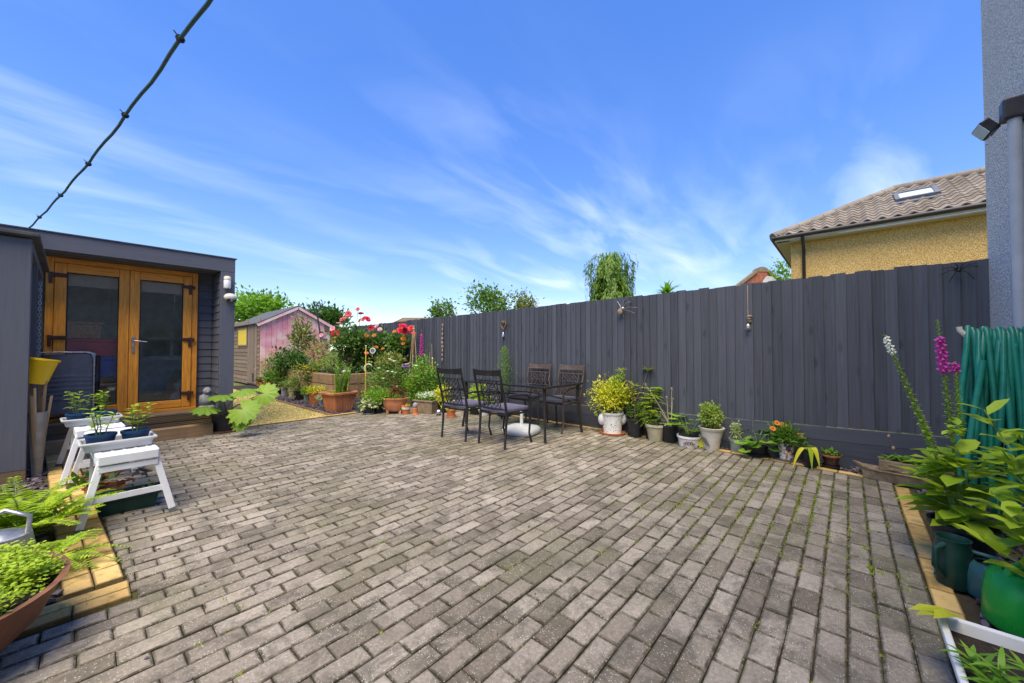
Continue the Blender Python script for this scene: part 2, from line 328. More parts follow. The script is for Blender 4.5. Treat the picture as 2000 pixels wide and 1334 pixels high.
# ------------------------------------------------------------------ builders
def V3(p): return Vector(p)
class MB:
    def __init__(s): s.v = []; s.f = []; s.fs = []; s.tone = []; s.edge = []
    def add(s, vs_, fs_, M=None, smooth=False, tone=None, edge=None):
        o = len(s.v)
        for i, p in enumerate(vs_):
            p = Vector(p); s.v.append(tuple(M @ p if M is not None else p)); s.tone.append(.5 if tone is None else tone); s.edge.append(0 if edge is None else edge[i])
        for q in fs_: s.f.append(tuple(o + i for i in q)); s.fs.append(smooth)
        return s
    def box(s, x0, x1, y0, y1, z0, z1, M=None, tone=None):
        vs_ = [(x0, y0, z0), (x1, y0, z0), (x1, y1, z0), (x0, y1, z0), (x0, y0, z1), (x1, y0, z1), (x1, y1, z1), (x0, y1, z1)]
        return s.add(vs_, [(0, 3, 2, 1), (4, 5, 6, 7), (0, 1, 5, 4), (1, 2, 6, 5), (2, 3, 7, 6), (3, 0, 4, 7)], M, tone=tone)
    def bar(s, a, b, w, d=None, up=(0, 0, 1), tone=None):
        a = Vector(a); b = Vector(b); L = (b - a).length; z = (b - a).normalized(); u = Vector(up)
        if abs(z.dot(u)) > .97: u = Vector((1, 0, 0))
        x = u.cross(z).normalized(); y = z.cross(x); d = d or w
        M = Matrix(((x.x, y.x, z.x, a.x), (x.y, y.y, z.y, a.y), (x.z, y.z, z.z, a.z), (0, 0, 0, 1)))
        return s.box(-w / 2, w / 2, -d / 2, d / 2, 0, L, M, tone)
    def lathe(s, prof, n=20, M=None, sx=1, sy=1, tone=None, cap=True, a0=0.0):
        vs_, fs_ = [], []
        for r, z in prof:
            for i in range(n):
                a = a0 + 2 * math.pi * i / n; vs_.append((r * math.cos(a) * sx, r * math.sin(a) * sy, z))
        for j in range(len(prof) - 1):
            for i in range(n):
                i2 = (i + 1) % n; fs_.append((j * n + i, j * n + i2, (j + 1) * n + i2, (j + 1) * n + i))
        if cap:
            if prof[0][0] > 1e-4: fs_.append(tuple(reversed(range(n))))
            if prof[-1][0] > 1e-4: fs_.append(tuple((len(prof) - 1) * n + i for i in range(n)))
        return s.add(vs_, fs_, M, True, tone)
    def tube(s, pts, r, n=8, closed=False, tone=None, cap=True):
        pts = [Vector(p) for p in pts]; m = len(pts); vs_, fs_ = [], []
        rr = r if isinstance(r, (list, tuple)) else [r] * m
        t0 = (pts[1] - pts[0]).normalized(); u = t0.orthogonal().normalized()
        for i, p in enumerate(pts):
            if closed: t = (pts[(i + 1) % m] - pts[i - 1]).normalized()
            else: t = (pts[min(i + 1, m - 1)] - pts[max(i - 1, 0)]).normalized()
            u = (u - t * u.dot(t)); u = u.normalized() if u.length > 1e-6 else t.orthogonal().normalized(); w = t.cross(u)
            for j in range(n):
                a = 2 * math.pi * j / n; vs_.append(p + (u * math.cos(a) + w * math.sin(a)) * rr[i])
        for i in range(m if closed else m - 1):
            i2 = (i + 1) % m
            for j in range(n):
                j2 = (j + 1) % n; fs_.append((i * n + j, i * n + j2, i2 * n + j2, i2 * n + j))
        if not closed and cap: fs_.append(tuple(reversed(range(n)))); fs_.append(tuple((m - 1) * n + j for j in range(n)))
        return s.add(vs_, fs_, None, True, tone)
    def ball(s, c, r, n=12, m=8, sc=(1, 1, 1), jit=0, tone=None, M=None):
        vs_, fs_ = [(0, 0, r * sc[2])], []
        for i in range(1, m):
            a = math.pi * i / m
            for j in range(n):
                b = 2 * math.pi * j / n; q = r * (1 + rng.uniform(-jit, jit)); vs_.append((q * math.sin(a) * math.cos(b) * sc[0], q * math.sin(a) * math.sin(b) * sc[1], q * math.cos(a) * sc[2]))
        vs_.append((0, 0, -r * sc[2])); e = len(vs_) - 1
        for j in range(n): fs_.append((0, 1 + j, 1 + (j + 1) % n))
        for i in range(m - 2):
            for j in range(n):
                j2 = (j + 1) % n; fs_.append((1 + i * n + j, 1 + (i + 1) * n + j, 1 + (i + 1) * n + j2, 1 + i * n + j2))
        for j in range(n): fs_.append((e, 1 + (m - 2) * n + (j + 1) % n, 1 + (m - 2) * n + j))
        T = Matrix.Translation(Vector(c)) @ (M or Matrix())
        return s.add(vs_, fs_, T, True, tone)
    def build(s, name, mat, parent=None, bevel=0, attrs=False, loc=None, seg=2):
        me = bpy.data.meshes.new(name); me.from_pydata(s.v, [], s.f); me.polygons.foreach_set('use_smooth', s.fs)
        if attrs:
            a = me.attributes.new('tone', 'FLOAT', 'POINT'); a.data.foreach_set('value', s.tone)
            a = me.attributes.new('edge', 'FLOAT', 'POINT'); a.data.foreach_set('value', s.edge)
        me.update()
        if any(s.fs): me.set_sharp_from_angle(angle=R(50))
        o = link(name, me, mat, parent)
        if loc is not None: o.location = loc
        if bevel:
            b = o.modifiers.new('Bevel', 'BEVEL'); b.width = bevel; b.segments = seg; b.limit_method = 'ANGLE'
        return o
def link(name, me, mat, parent=None):
    if mat is not None: me.materials.append(MATS[mat] if isinstance(mat, str) else mat)
    o = bpy.data.objects.new(name, me); col.objects.link(o)
    if parent is not None: o.parent = parent
    return o
def tag(o, label=None, cat=None, group=None, kind=None):
    if label: o['label'] = label
    if cat: o['category'] = cat
    if group: o['group'] = group
    if kind: o['kind'] = kind
    return o
def thing(name, label, cat, loc=(0, 0, 0), rz=0, group=None):
    o = bpy.data.objects.new(name, None); o.empty_display_size = .1; col.objects.link(o)
    o.location = loc; o.rotation_euler = (0, 0, rz); return tag(o, label, cat, group)
def copy_tree(o, parent=None):
    c = o.copy(); col.objects.link(c); c.parent = parent
    for ch in list(o.children): copy_tree(ch, c)
    return c
def child_copy(src, parent, loc=None, rot=None, scale=None):
    c = src.copy(); col.objects.link(c); c.parent = parent
    if loc is not None: c.location = loc
    if rot is not None: c.rotation_euler = rot
    if scale is not None: c.scale = scale
    return c

# leaves: many small shaped faces gathered in one mesh
def tmpl(kind):
    if kind == 'dia': return [(0, 0, 0), (.45, .5, .06), (1, 0, -.06), (.45, -.5, .06)], [(0, 1, 2), (0, 2, 3)]
    if kind == 'oval':
        return ([(0, 0, 0), (.3, .46, .05), (.3, 0, 0), (.3, -.46, .05), (.68, .42, .02), (.68, 0, -.03), (.68, -.42, .02), (1, 0, -.12)],
                [(0, 2, 1), (0, 3, 2), (1, 2, 5, 4), (2, 3, 6, 5), (4, 5, 7), (5, 6, 7)])
    if kind == 'blade':
        return ([(0, -.5, 0), (0, .5, 0), (.35, .55, .10), (.35, -.55, .10), (.7, .4, .08), (.7, -.4, .08), (1, 0, -.04)], [(0, 3, 2, 1), (3, 5, 4, 2), (5, 6, 4)])
    if kind == 'petal':
        return ([(0, -.12, 0), (0, .12, 0), (.45, .45, .10), (.45, -.45, .10), (.85, .42, .08), (.85, -.42, .08), (1.0, 0, -.02)], [(0, 3, 2, 1), (3, 5, 4, 2), (5, 6, 4)])
    if kind == 'lobed':
        pts = [(0, 0, -.02)]; n = 15
        for i in range(n):
            a = -2.6 + 5.2 * i / (n - 1); r = (.55 if i % 2 else .40) * (1 + .0 * i); pts.append((.45 + r * math.cos(a), r * math.sin(a) * 1.05, .05 if i % 2 else .0))
        pts[0] = (.42, 0, -.05); return pts, [(0, i, i + 1) for i in range(1, n)]
    if kind == 'heart':
        return ([(0, 0, 0), (-.08, .3, .04), (.3, .5, .05), (.35, 0, 0), (-.08, -.3, .04), (.3, -.5, .05), (.7, .3, 0), (.7, -.3, 0), (1, 0, -.1)],
                [(0, 3, 2, 1), (0, 4, 5, 3), (3, 8, 6), (3, 6, 2), (3, 7, 8), (3, 5, 7)])
class LB:
    def __init__(s, kind='dia'): s.kind = kind; s.p = []; s.d = []; s.n = []; s.L = []; s.W = []; s.t = []
    def add(s, p, d, n=(0, 0, 1), L=.05, W=.025, t=None):
        s.p.append(tuple(p)); s.d.append(tuple(d)); s.n.append(tuple(n)); s.L.append(L); s.W.append(W); s.t.append(rng.random() if t is None else t)
    def many(s, P, Dv, N, L, W, t):
        s.p += [tuple(q) for q in P]; s.d += [tuple(q) for q in Dv]; s.n += [tuple(q) for q in N]; s.L += list(L); s.W += list(W); s.t += list(t)
    def bush(s, c, rad, n, L, W, clumps=14, up=.25, spread=.36, shell=.55):
        c = np.array(c, float); rad = np.array(rad, float)
        q = npr.normal(size=(clumps, 3)); q /= np.linalg.norm(q, axis=1)[:, None]; q *= (shell + (1 - shell) * npr.random((clumps, 1))) * npr.uniform(.78, 1.12, (clumps, 1))
        idx = npr.integers(0, clumps, n); off = npr.normal(size=(n, 3)) * spread
        P = q[idx] * (1 - spread * .6) + off * .75; out = P / (np.linalg.norm(P, axis=1)[:, None] + 1e-6)
        Dv = out * .9 + npr.normal(size=(n, 3)) * .55 + np.array([0, 0, up]); N = out * .6 + npr.normal(size=(n, 3)) * .5 + np.array([0, 0, .9])
        ct = npr.uniform(-.22, .22, clumps)
        s.many(c + P * rad, Dv, N, L * npr.uniform(.65, 1.3, n), W * npr.uniform(.65, 1.3, n), np.clip(npr.random(n) * .75 + .12 + ct[idx], 0, 1)); return s
    def build(s, name, mat, parent=None):
        tv, tf = tmpl(s.kind); tv = np.array(tv, float); N = len(s.p); m = len(tv)
        if N == 0: return None
        P = np.array(s.p, float); Dv = np.array(s.d, float); Nn = np.array(s.n, float)
        Dv /= np.linalg.norm(Dv, axis=1)[:, None] + 1e-9; Y = np.cross(Nn, Dv); ln = np.linalg.norm(Y, axis=1)[:, None]; Y = np.where(ln > 1e-4, Y / (ln + 1e-9), np.array([1., 0, 0])); Z = np.cross(Dv, Y)
        L = np.array(s.L)[:, None, None]; W = np.array(s.W)[:, None, None]
        VV = P[:, None, :] + Dv[:, None, :] * tv[None, :, 0:1] * L + Y[:, None, :] * tv[None, :, 1:2] * W + Z[:, None, :] * tv[None, :, 2:3] * L
        VV = VV.reshape(-1, 3); lens = np.array([len(f) for f in tf]); flat = np.concatenate([np.array(f) for f in tf])
        loops = (flat[None, :] + (np.arange(N) * m)[:, None]).reshape(-1); tot = np.tile(lens, N); st = np.concatenate([[0], np.cumsum(tot)[:-1]])
        me = bpy.data.meshes.new(name); me.vertices.add(len(VV)); me.vertices.foreach_set('co', VV.reshape(-1)); me.loops.add(len(loops)); me.loops.foreach_set('vertex_index', loops.astype(np.int32))
        me.polygons.add(len(tot)); me.polygons.foreach_set('loop_start', st.astype(np.int32)); me.update(calc_edges=True); me.validate()
        me.polygons.foreach_set('use_smooth', [True] * len(me.polygons))
        a = me.attributes.new('tone', 'FLOAT', 'POINT'); a.data.foreach_set('value', np.repeat(np.array(s.t), m).astype(np.float32))
        return link(name, me, mat, parent)
def rd(a, b): return rng.uniform(a, b)
def curve(a, b, n=8, sag=(0, 0, 0), jit=0):
    a = Vector(a); b = Vector(b); sag = Vector(sag); out = []
    for i in range(n + 1):
        t = i / n; j = Vector((rd(-jit, jit), rd(-jit, jit), rd(-jit, jit))) if 0 < i < n else Vector(); out.append(a.lerp(b, t) + sag * (4 * t * (1 - t)) + j)
    return out

# ------------------------------------------------------------------ ground, patio, edging, path
def sheet(name, x0, x1, y0, y1, z, mat, kind='structure'):
    o = MB().add([(x0, y0, z), (x1, y0, z), (x1, y1, z), (x0, y1, z)], [(0, 1, 2, 3)]).build(name, mat); tag(o, kind=kind); return o
tag(sheet('ground', -400, 400, -400, 400, -.07, 'earth'), 'dry grass and earth ground of the garden', 'ground')

def u_edge(v): return min(5.15 + .10 * v, 5.38)                 # where the pavers stop at the fence
def b_right(v): return .165 - .065 * (v - 2.8)                  # right side of the yellow border on the left
patio = sheet('patio', -3.2, 5.46, -.95, 7.42, -.017, 'joint')
tag(patio, 'weathered grey block paving laid in rows across the yard', 'patio')
def chamfer_block(lx, ly, h, ch, jit=0):
    hx, hy = lx / 2, ly / 2; j = lambda: rd(-jit, jit)
    i0, i1 = ch * 2.3, ch * .9
    vs_ = [(-hx, -hy, 0), (hx, -hy, 0), (hx, hy, 0), (-hx, hy, 0)]
    for d, z in ((0, h - ch), (i1, h - ch * .25), (i0, h)):
        for sx, sy in ((-1, -1), (1, -1), (1, 1), (-1, 1)): vs_.append((sx * (hx - d) + j(), sy * (hy - d) + j(), z))
    fs_ = []
    for a in (0, 4, 8):
        for i in range(4): i2 = (i + 1) % 4; fs_.append((a + i, a + i2, a + 4 + i2, a + 4 + i))
    fs_.append((12, 13, 14, 15)); return vs_, fs_, [1] * 12 + [.0] * 4
pav = []
ROW, PL = .1045, .2055
for r_ in range(int((7.4 + .95) / ROW)):
    v = -.92 + ROW * (r_ + .5)
    lo = -3.1 if v < 2.72 else b_right(v) + .004
    hi = u_edge(v) - .004
    if v > 7.10: lo = 1.27
    if v < -.33: lo, hi = -3.1, min(hi, 1.5)
    u = -3.2 + (PL / 2 if r_ % 2 else 0) + rd(-.012, .012)
    while u < hi:
        a, b = max(u, lo), min(u + PL - .0045, hi)
        if b - a > .02: pav.append(((a + b) / 2, v, b - a))
        u += PL
def pixsize(p):
    d = Vector((p[0], p[1], -CAM_H)); Y = d.dot(FW)
    if Y < .3: return 0
    x = 1000 + FPX * d.dot(RT) / Y; y = 683 + FPX * CAM_H / Y
    return 0 if (x < -60 or x > 2060 or y > 1400) else p[2] * .1 / Y ** 3
pav.sort(key=pixsize, reverse=True)
field = MB()
for i, (u, v, L) in enumerate(pav):
    vs_, fs_, ed = chamfer_block(L, ROW - rd(.004, .0065), .058, rd(.0035, .0065), .0016)
    tone = min(1, max(0, rng.gauss(.60, .26)))
    if rng.random() < .07: tone *= .25
    M = Matrix.Translation((u, v, -.058 + rd(-.0035, .0035))) @ Matrix.Rotation(rd(-.012, .012), 4, 'Z') @ Matrix.Rotation(rd(-.018, .018), 4, 'X') @ Matrix.Rotation(rd(-.010, .010), 4, 'Y')
    if i < 300:
        mb = MB().add(vs_, fs_, None, False, tone, ed); o = mb.build('paver', 'paver', patio, attrs=True); o.matrix_local = M
    else: field.add(vs_, fs_, M, False, tone, ed)
tag(field.build('paver_field', 'paver', patio, attrs=True), kind='stuff')

def brick_run(name, label, rects):
    base = bpy.data.objects.new(name, None); col.objects.link(base); tag(base, label, 'edging', kind='structure')
    for (x, y, lx, ly, rz) in rects:
        vs_, fs_, ed = chamfer_block(lx - .005, ly - .005, .055, .004, .0012); o = MB().add(vs_, fs_, None, False, .5, ed).build('brick', 'yellow_brick', base, attrs=True)
        o.location = (x, y, -.050 + rd(-.002, .003)); o.rotation_euler = (rd(-.01, .01), rd(-.01, .01), rz + rd(-.01, .01))
    return base
rects = []; tilt = math.atan(.065)
for c in range(2):
    v = 3.03 + (.1 if c else 0) * 0
    while v < 7.1:
        rects.append((b_right(v + .1) - .056 - .112 * c - .004, v + .1, .110, .198, tilt)); v += .2
for i in range(8): rects.append((.06 - .2 * i, 2.815 + .012, .2, .1, 0)); 
for i in range(8): rects.append((.06 - .1 - .2 * i if i else .0, 2.93, .2 if i else .32, .1, 0))
brick_run('border_edging', 'yellow brick border beside the slate bed and step platforms', rects)
rects = []; v = -.9
while v < 7.3:
    e = u_edge(v + .1); rects.append((e + .052, v + .1, .098, .2, -.1 if e < 5.375 else 0)); v += .2
brick_run('fence_edging', 'yellow brick strip along the foot of the dark fence', rects)
brick_run('house_edging', 'yellow brick strip between paving and the pots by the house wall', [(u, -.347, .2, .1, 0) for u in np.arange(1.7, 5.1, .2)])
brick_run('path_edging', 'yellow brick strip between the paving and the gravel path', [(u, 7.47, .2, .1, 0) for u in np.arange(1.4, 5.3, .2)])
for q in patio.children: pass

sheet('gravel_path', 1.45, 3.16, 7.53, 16.5, -.03, 'gravel')
sheet('slate_bed_soil', -3.0, -.03, 3.0, 7.4, -.035, 'soil'); sheet('house_bed_soil', 1.55, 5.46, -.96, -.44, -.022, 'soil'); sheet('pot_bed_soil', 3.16, 5.46, 7.53, 16.5, -.034, 'soil')
def chips(name, label, mat, pts, size, flat, kind='stuff', cat='slate'):
    mb = MB()
    for (x, y, z) in pts:
        s_ = size * rd(.5, 1.4); n = rng.choice((4, 5, 5, 6)); a0 = rd(0, 6.3); h = s_ * flat
        ring = [(s_ * rd(.6, 1.1) * math.cos(a0 + 6.283 * i / n), s_ * rd(.45, .9) * math.sin(a0 + 6.283 * i / n)) for i in range(n)]
        vs_ = [(px, py, -h) for px, py in ring] + [(px * .86, py * .86, h) for px, py in ring]
        fs_ = [tuple(range(n, 2 * n))] + [(i, (i + 1) % n, n + (i + 1) % n, n + i) for i in range(n)]
        M = Matrix.Translation((x, y, z)) @ Matrix.Rotation(rd(-.5, .5), 4, 'X') @ Matrix.Rotation(rd(-.5, .5), 4, 'Y')
        mb.add(vs_, fs_, M, False, rng.random())
    return tag(mb.build(name, mat, None, attrs=True), label, cat, kind=kind)
P_ = [(rd(-1.6, b_right(5) - .1 - .0), rd(3.02, 7.3), rd(-.025, .012)) for _ in range(4200)]
P_ = [(x, y, z) for x, y, z in P_ if x < b_right(y) - .24]
P_ += [(rd(-.45, 1.2), rd(7.26, 7.42), rd(.10, .135)) for _ in range(420)]
chips('slate_chippings', 'plum slate chippings in the left bed and behind the sleeper step', 'slate', P_, .026, .2)
P_ = [(rd(3.17, 3.75), rd(7.55, 12.5), rd(-.03, .01)) for _ in range(2300)] + [(rd(3.7, 5.4), rd(7.55, 8.2), rd(-.03, .01)) for _ in range(600)]
chips('pot_bed_slate', 'plum slate chippings under the pots beside the raised bed', 'slate', P_, .03, .2)
P_ = [(rd(u_edge(v) + .11, 5.47), v, rd(-.02, .012)) for v in [rd(-.9, 2.6) for _ in range(700)]] + [(rd(1.7, 5.2), rd(-.95, -.45), rd(-.015, .01)) for _ in range(1100)]
chips('fence_bed_slate', 'plum slate chippings behind the row of pots at the fence', 'slate', P_, .024, .2)
P_ = [(rd(1.46, 3.12), rd(7.54, 15.5), rd(-.03, -.015)) for _ in range(7000)]
chips('path_gravel', 'golden gravel on the path leading to the weathered shed', 'stone_chip', P_, .013, .45, cat='gravel')

P_ = [(rd(-.6, 4.8), rd(.2, 6.6), .004) for _ in range(110)] + [(rd(.2, 2.2), rd(3.0, 7.0), .004) for _ in range(50)]
chips('loose_chippings', 'stray slate and stone crumbs scattered over the paving', 'slate', P_, .009, .3, cat='crumbs')
# moss and weeds in the joints
lb = LB('dia'); lg = LB('blade')
def moss(u, v, n, s_):
    for _ in range(n):
        a = rd(0, 6.28); lb.add((u + rng.gauss(0, s_), v + rng.gauss(0, s_ * .35), -.012 + rd(0, .008)), (math.cos(a), math.sin(a), rd(.1, .9)), (rd(-.4, .4), rd(-.4, .4), 1), rd(.008, .020), rd(.007, .015))
for _ in range(1500):
    v = -.92 + ROW * rng.randint(6, 26); u = rd(2.6, 5.0)
    w = math.exp(-((v - .55) / .75) ** 2) * math.exp(-((u - 4.0) / 1.1) ** 2)
    if rng.random() < w * 1.1: moss(u, v, rng.randint(10, 34), rd(.012, .045))
for _ in range(560):
    v = -.92 + ROW * rng.randint(4, 78); u = rd(.2, 5.0); moss(u, v, rng.randint(2, 8), rd(.01, .02))
for (x, y, n) in ((433, 1178, 40), (450, 1172, 30), (168, 1172, 24), (475, 1010, 20), (630, 1025, 26), (740, 1062, 20), (1480, 1060, 30), (1465, 955, 20), (705, 1240, 10), (1700, 1110, 60), (1722, 1122, 60), (1690, 1072, 46), (1760, 1130, 46), (1768, 1150, 40), (460, 1192, 20), (110, 1198, 34), (150, 1190, 34), (1556, 1018, 50), (1560, 1030, 40), (1545, 1100, 24), (1570, 950, 40), (1600, 945, 50), (1602, 965, 50), (1600, 985, 30)):
    p = G(x, y); moss(p.x, p.y, n, .026)
    for _ in range(n // 4): a = rd(0, 6.28); lg.add((p.x + rng.gauss(0, .02), p.y + rng.gauss(0, .01), -.01), (math.cos(a) * .5, math.sin(a) * .5, 1), (math.cos(a), math.sin(a), .3), rd(.015, .04), .004)
tag(lb.build('moss', 'moss'), 'yellow green moss tufts growing in the paving joints', 'moss', kind='stuff')
tag(lg.build('weed_grass', 'lime'), 'short grass weeds sprouting between the pavers', 'weeds', kind='stuff')

# ------------------------------------------------------------------ fence
FU = 5.50
fence = thing('board_fence', 'tall dark grey overlapping board fence with gravel boards', 'fence', (FU, 0, 0))
def z_bot(v): return .418 - .021 * v
def z_top(v): return 2.105 - .009 * v
variants = []
for i in range(4):
    w = .128; mb = MB(); t0, t1 = .024, .004
    vs_ = [(0, 0, 0), (-t0, 0, 0), (-t1, w, 0), (0, w, 0), (0, 0, 1), (-t0, 0, 1), (-t1, w, 1), (0, w, 1)]
    me_mb = mb.add(vs_, [(0, 1, 2, 3), (7, 6, 5, 4), (1, 0, 4, 5), (2, 1, 5, 6), (3, 2, 6, 7), (0, 3, 7, 4)]); variants.append(me_mb)
proto = [variants[i].build('board', 'fence_paint', fence, bevel=0) for i in range(4)]
v = -.995; nb = 0; PITCHB = .0985
while v < 11.6:
    o = proto[nb] if nb < 4 else child_copy(proto[nb % 4], fence)
    zb, zt = z_bot(v) + rd(-.003, .003), z_top(v) + rd(-.014, .009)
    o.location = (rd(-.004, .002), v, zb); o.scale = (1, 1, zt - zb); o.rotation_euler = (rd(-.004, .004), 0, rd(-.02, .02)); nb += 1
    v += PITCHB * rd(.93, 1.07)
segs = [-.96, .9, 2.65, 4.5, 6.9, 9.2, 11.7]
for row in range(3):
    for a, b in zip(segs[:-1], segs[1:]):
        off = 0 if row == 0 else (-.16 if row == 1 else .35); a2, b2 = max(-.96, a + off * (a > -.9)), min(11.7, b + off)
        za, zb = z_bot(a2) - .004 - row * .152, z_bot(b2) - .004 - row * .152
        la, lb_ = max(za - .149, -.06), max(zb - .149, -.06)
        if za < 0 and zb < 0: continue
        th = .022; x0 = -.030 + row * .002
        MB().add([(x0, a2 + .003, la), (x0 + th, a2 + .003, la), (x0 + th, b2 - .003, lb_), (x0, b2 - .003, lb_), (x0, a2 + .003, za), (x0 + th, a2 + .003, za), (x0 + th, b2 - .003, zb), (x0, b2 - .003, zb)],
                 [(0, 3, 2, 1), (4, 5, 6, 7), (0, 1, 5, 4), (1, 2, 6, 5), (2, 3, 7, 6), (3, 0, 4, 7)]).build('gravel_board', 'gravel_paint', fence, bevel=.003)
for z in (.62, 1.2, 1.85): MB().box(.002, .05, -.96, 11.65, z - .04, z + .04).build('rail', 'fence_paint', fence)

# ------------------------------------------------------------------ own house wall on the right
house = thing('pebbledash_house', 'light grey pebbledash house wall at the right edge', 'house', (0, -.97, 0))
HX0, HX1, HZ = -4.5, 5.50, 4.9; W0, W1, WZ0, WZ1 = 1.02, 2.22, .98, 2.02
mb = MB()
for (a, b, c, d) in ((HX0, W0, -.07, HZ), (W1, HX1, -.07, HZ), (W0, W1, -.07, WZ0), (W0, W1, WZ1, HZ)): mb.box(a, b, -.25, 0, c, d)
mb.box(HX0, HX1, -6, -.25, HZ - .05, HZ); mb.box(HX1 - .25, HX1, -6, -.25, -.07, HZ); mb.box(HX0, HX0 + .25, -6, -.25, -.07, HZ)
mb.build('wall', 'dash_grey', house)
wf = MB()
for (a, b, c, d) in ((W0, W0 + .07, WZ0, WZ1), (W1 - .07, W1, WZ0, WZ1), (W0, W1, WZ0, WZ0 + .07), (W0, W1, WZ1 - .07, WZ1), (W0, W1, WZ0 + .62, WZ0 + .68), (W0 + .72, W0 + .79, WZ0, WZ1)): wf.box(a, b, -.12, -.06, c, d)
win = wf.build('window', 'white_plastic', house); MB().box(W0 + .03, W1 - .03, -.10, -.095, WZ0 + .03, WZ1 - .03).build('pane', 'pane', win)
MB().box(W0 - .05, W1 + .05, -.1, .07, WZ0 - .06, WZ0 - .005).build('sill', 'white_plastic', win)
MB().box(W0 - .3, W1 + .3, -1.4, -1.38, .4, 2.5).build('inner_wall', 'interior', house)
t_ = thing('drainpipe', 'pale grey drainpipe running down the pebbledash wall', 'pipe', (4.38, -.97, 0))
MB().tube([(0, .06, .02), (0, 0.06, 2.92)], .034, 14).build('pipe', 'grey_plastic', t_); MATS['pipe_grey'] = plain('pipe_grey', (.36, .38, .41), .5, .1)
for c in t_.children: c.data.materials[0] = MATS['pipe_grey']
for z in (.6, 1.9): MB().box(-.06, .06, .0, .03, z - .02, z + .02).build('bracket', 'pipe_grey', t_)
MB().box(-.05, .06, .004, .12, 2.92, 3.07).build('hopper', 'gutter', t_, bevel=.015)
# ------------------------------------------------------------------ garden office
OV, OB, OT, OF = 7.35, 7.86, 2.725, .335      # front plane, door plane, roof top, floor
off = thing('garden_office', 'dark grey flat roofed garden office with oak double doors', 'building', (0, 0, 0))
MB().box(-2.6, 1.53, OV, OV + .045, OT - .215, OT).build('fascia', 'office_paint', off, bevel=.004)
MB().box(1.49, 1.53, OV + .046, 10.9, OT - .215, OT - .004).build('side_fascia', 'office_paint', off)
MB().box(-2.62, 1.55, OV - .015, 10.92, OT + .001, OT + .014).build('roof', 'felt', off)
MB().box(1.345, 1.53, OV + .002, OV + .042, .10, OT - .217).build('corner_post', 'office_post', off, bevel=.004)
MB().box(1.49, 1.528, OV + .044, 10.9, .10, OT - .217).build('side_wall', 'office_dark', off)
for i in range(5): MB().box(-2.5, 1.344, OV + .05 + i * .102, OV + .148 + i * .102, OT - .225, OT - .213).build('soffit_board', 'office_paint', off)
z = OF; n = 0
while z < OT - .235:
    h = min(.118, OT - .232 - z)
    for (x0, x1, y0, y1, dx, dy) in ((1.147, 1.331, OB, OB + .02, 0, .012), (1.331, 1.347, OV + .046, OB + .02, .010, 0), (-2.5, -.425, OB, OB + .02, 0, .012)):
        MB().add([(x0, y0, z), (x1, y0, z), (x1, y1, z), (x0, y1, z), (x0 + dx, y0 + dy, z + h - .002), (x1, y0 + dy, z + h - .002), (x1, y1, z + h - .002), (x0 + dx, y1, z + h - .002)],
                 [(0, 3, 2, 1), (4, 5, 6, 7), (0, 1, 5, 4), (1, 2, 6, 5), (2, 3, 7, 6), (3, 0, 4, 7)]).build('cladding_board', 'office_paint', off, bevel=.003)
    z += .118
MB().box(1.35, 1.36, OV + .05, OB + .03, OF, OT - .22).build('return_backing', 'office_dark', off)
for s_ in ((-2.55, -2.5, OB + .03, 8.1, OF, OT - .03), (-2.55, -2.5, 10.4, 10.9, OF, OT - .03), (-2.55, -2.5, 8.1, 10.4, OF, .7), (-2.55, -2.5, 8.1, 10.4, 2.4, OT - .03), (-2.5, 1.49, 10.85, 10.9, OF, OT - .03)): MB().box(*s_).build('back_wall', 'interior', off)
sw = MB().box(-2.56, -2.49, 8.1, 8.16, .7, 2.4).box(-2.56, -2.49, 10.34, 10.4, .7, 2.4).box(-2.56, -2.49, 8.16, 10.34, .7, .76).box(-2.56, -2.49, 8.16, 10.34, 2.34, 2.4).box(-2.55, -2.5, 9.2, 9.26, .76, 2.34).build('side_window', 'white_plastic', off); MB().box(-2.53, -2.525, 8.16, 10.34, .76, 2.34).build('pane', 'pane', sw)  # window out of view, enlarged to let more daylight into the office
MB().box(-2.5, 1.48, OB + .06, 10.84, OF - .03, OF).build('floor', 'plywood', off)
MB().box(-2.5, 1.48, OB + .03, 10.84, OT - .08, OT - .06).build('ceiling', 'interior', off)
MB().box(-2.5, 1.344, OV + .05, OB - .002, OT - .211, OT - .2).build('soffit_backing', 'office_dark', off)
MB().box(-2.5, 1.48, OB - .004, OB + .1, OT - .3, OT - .212).build('door_lintel', 'office_dark', off)
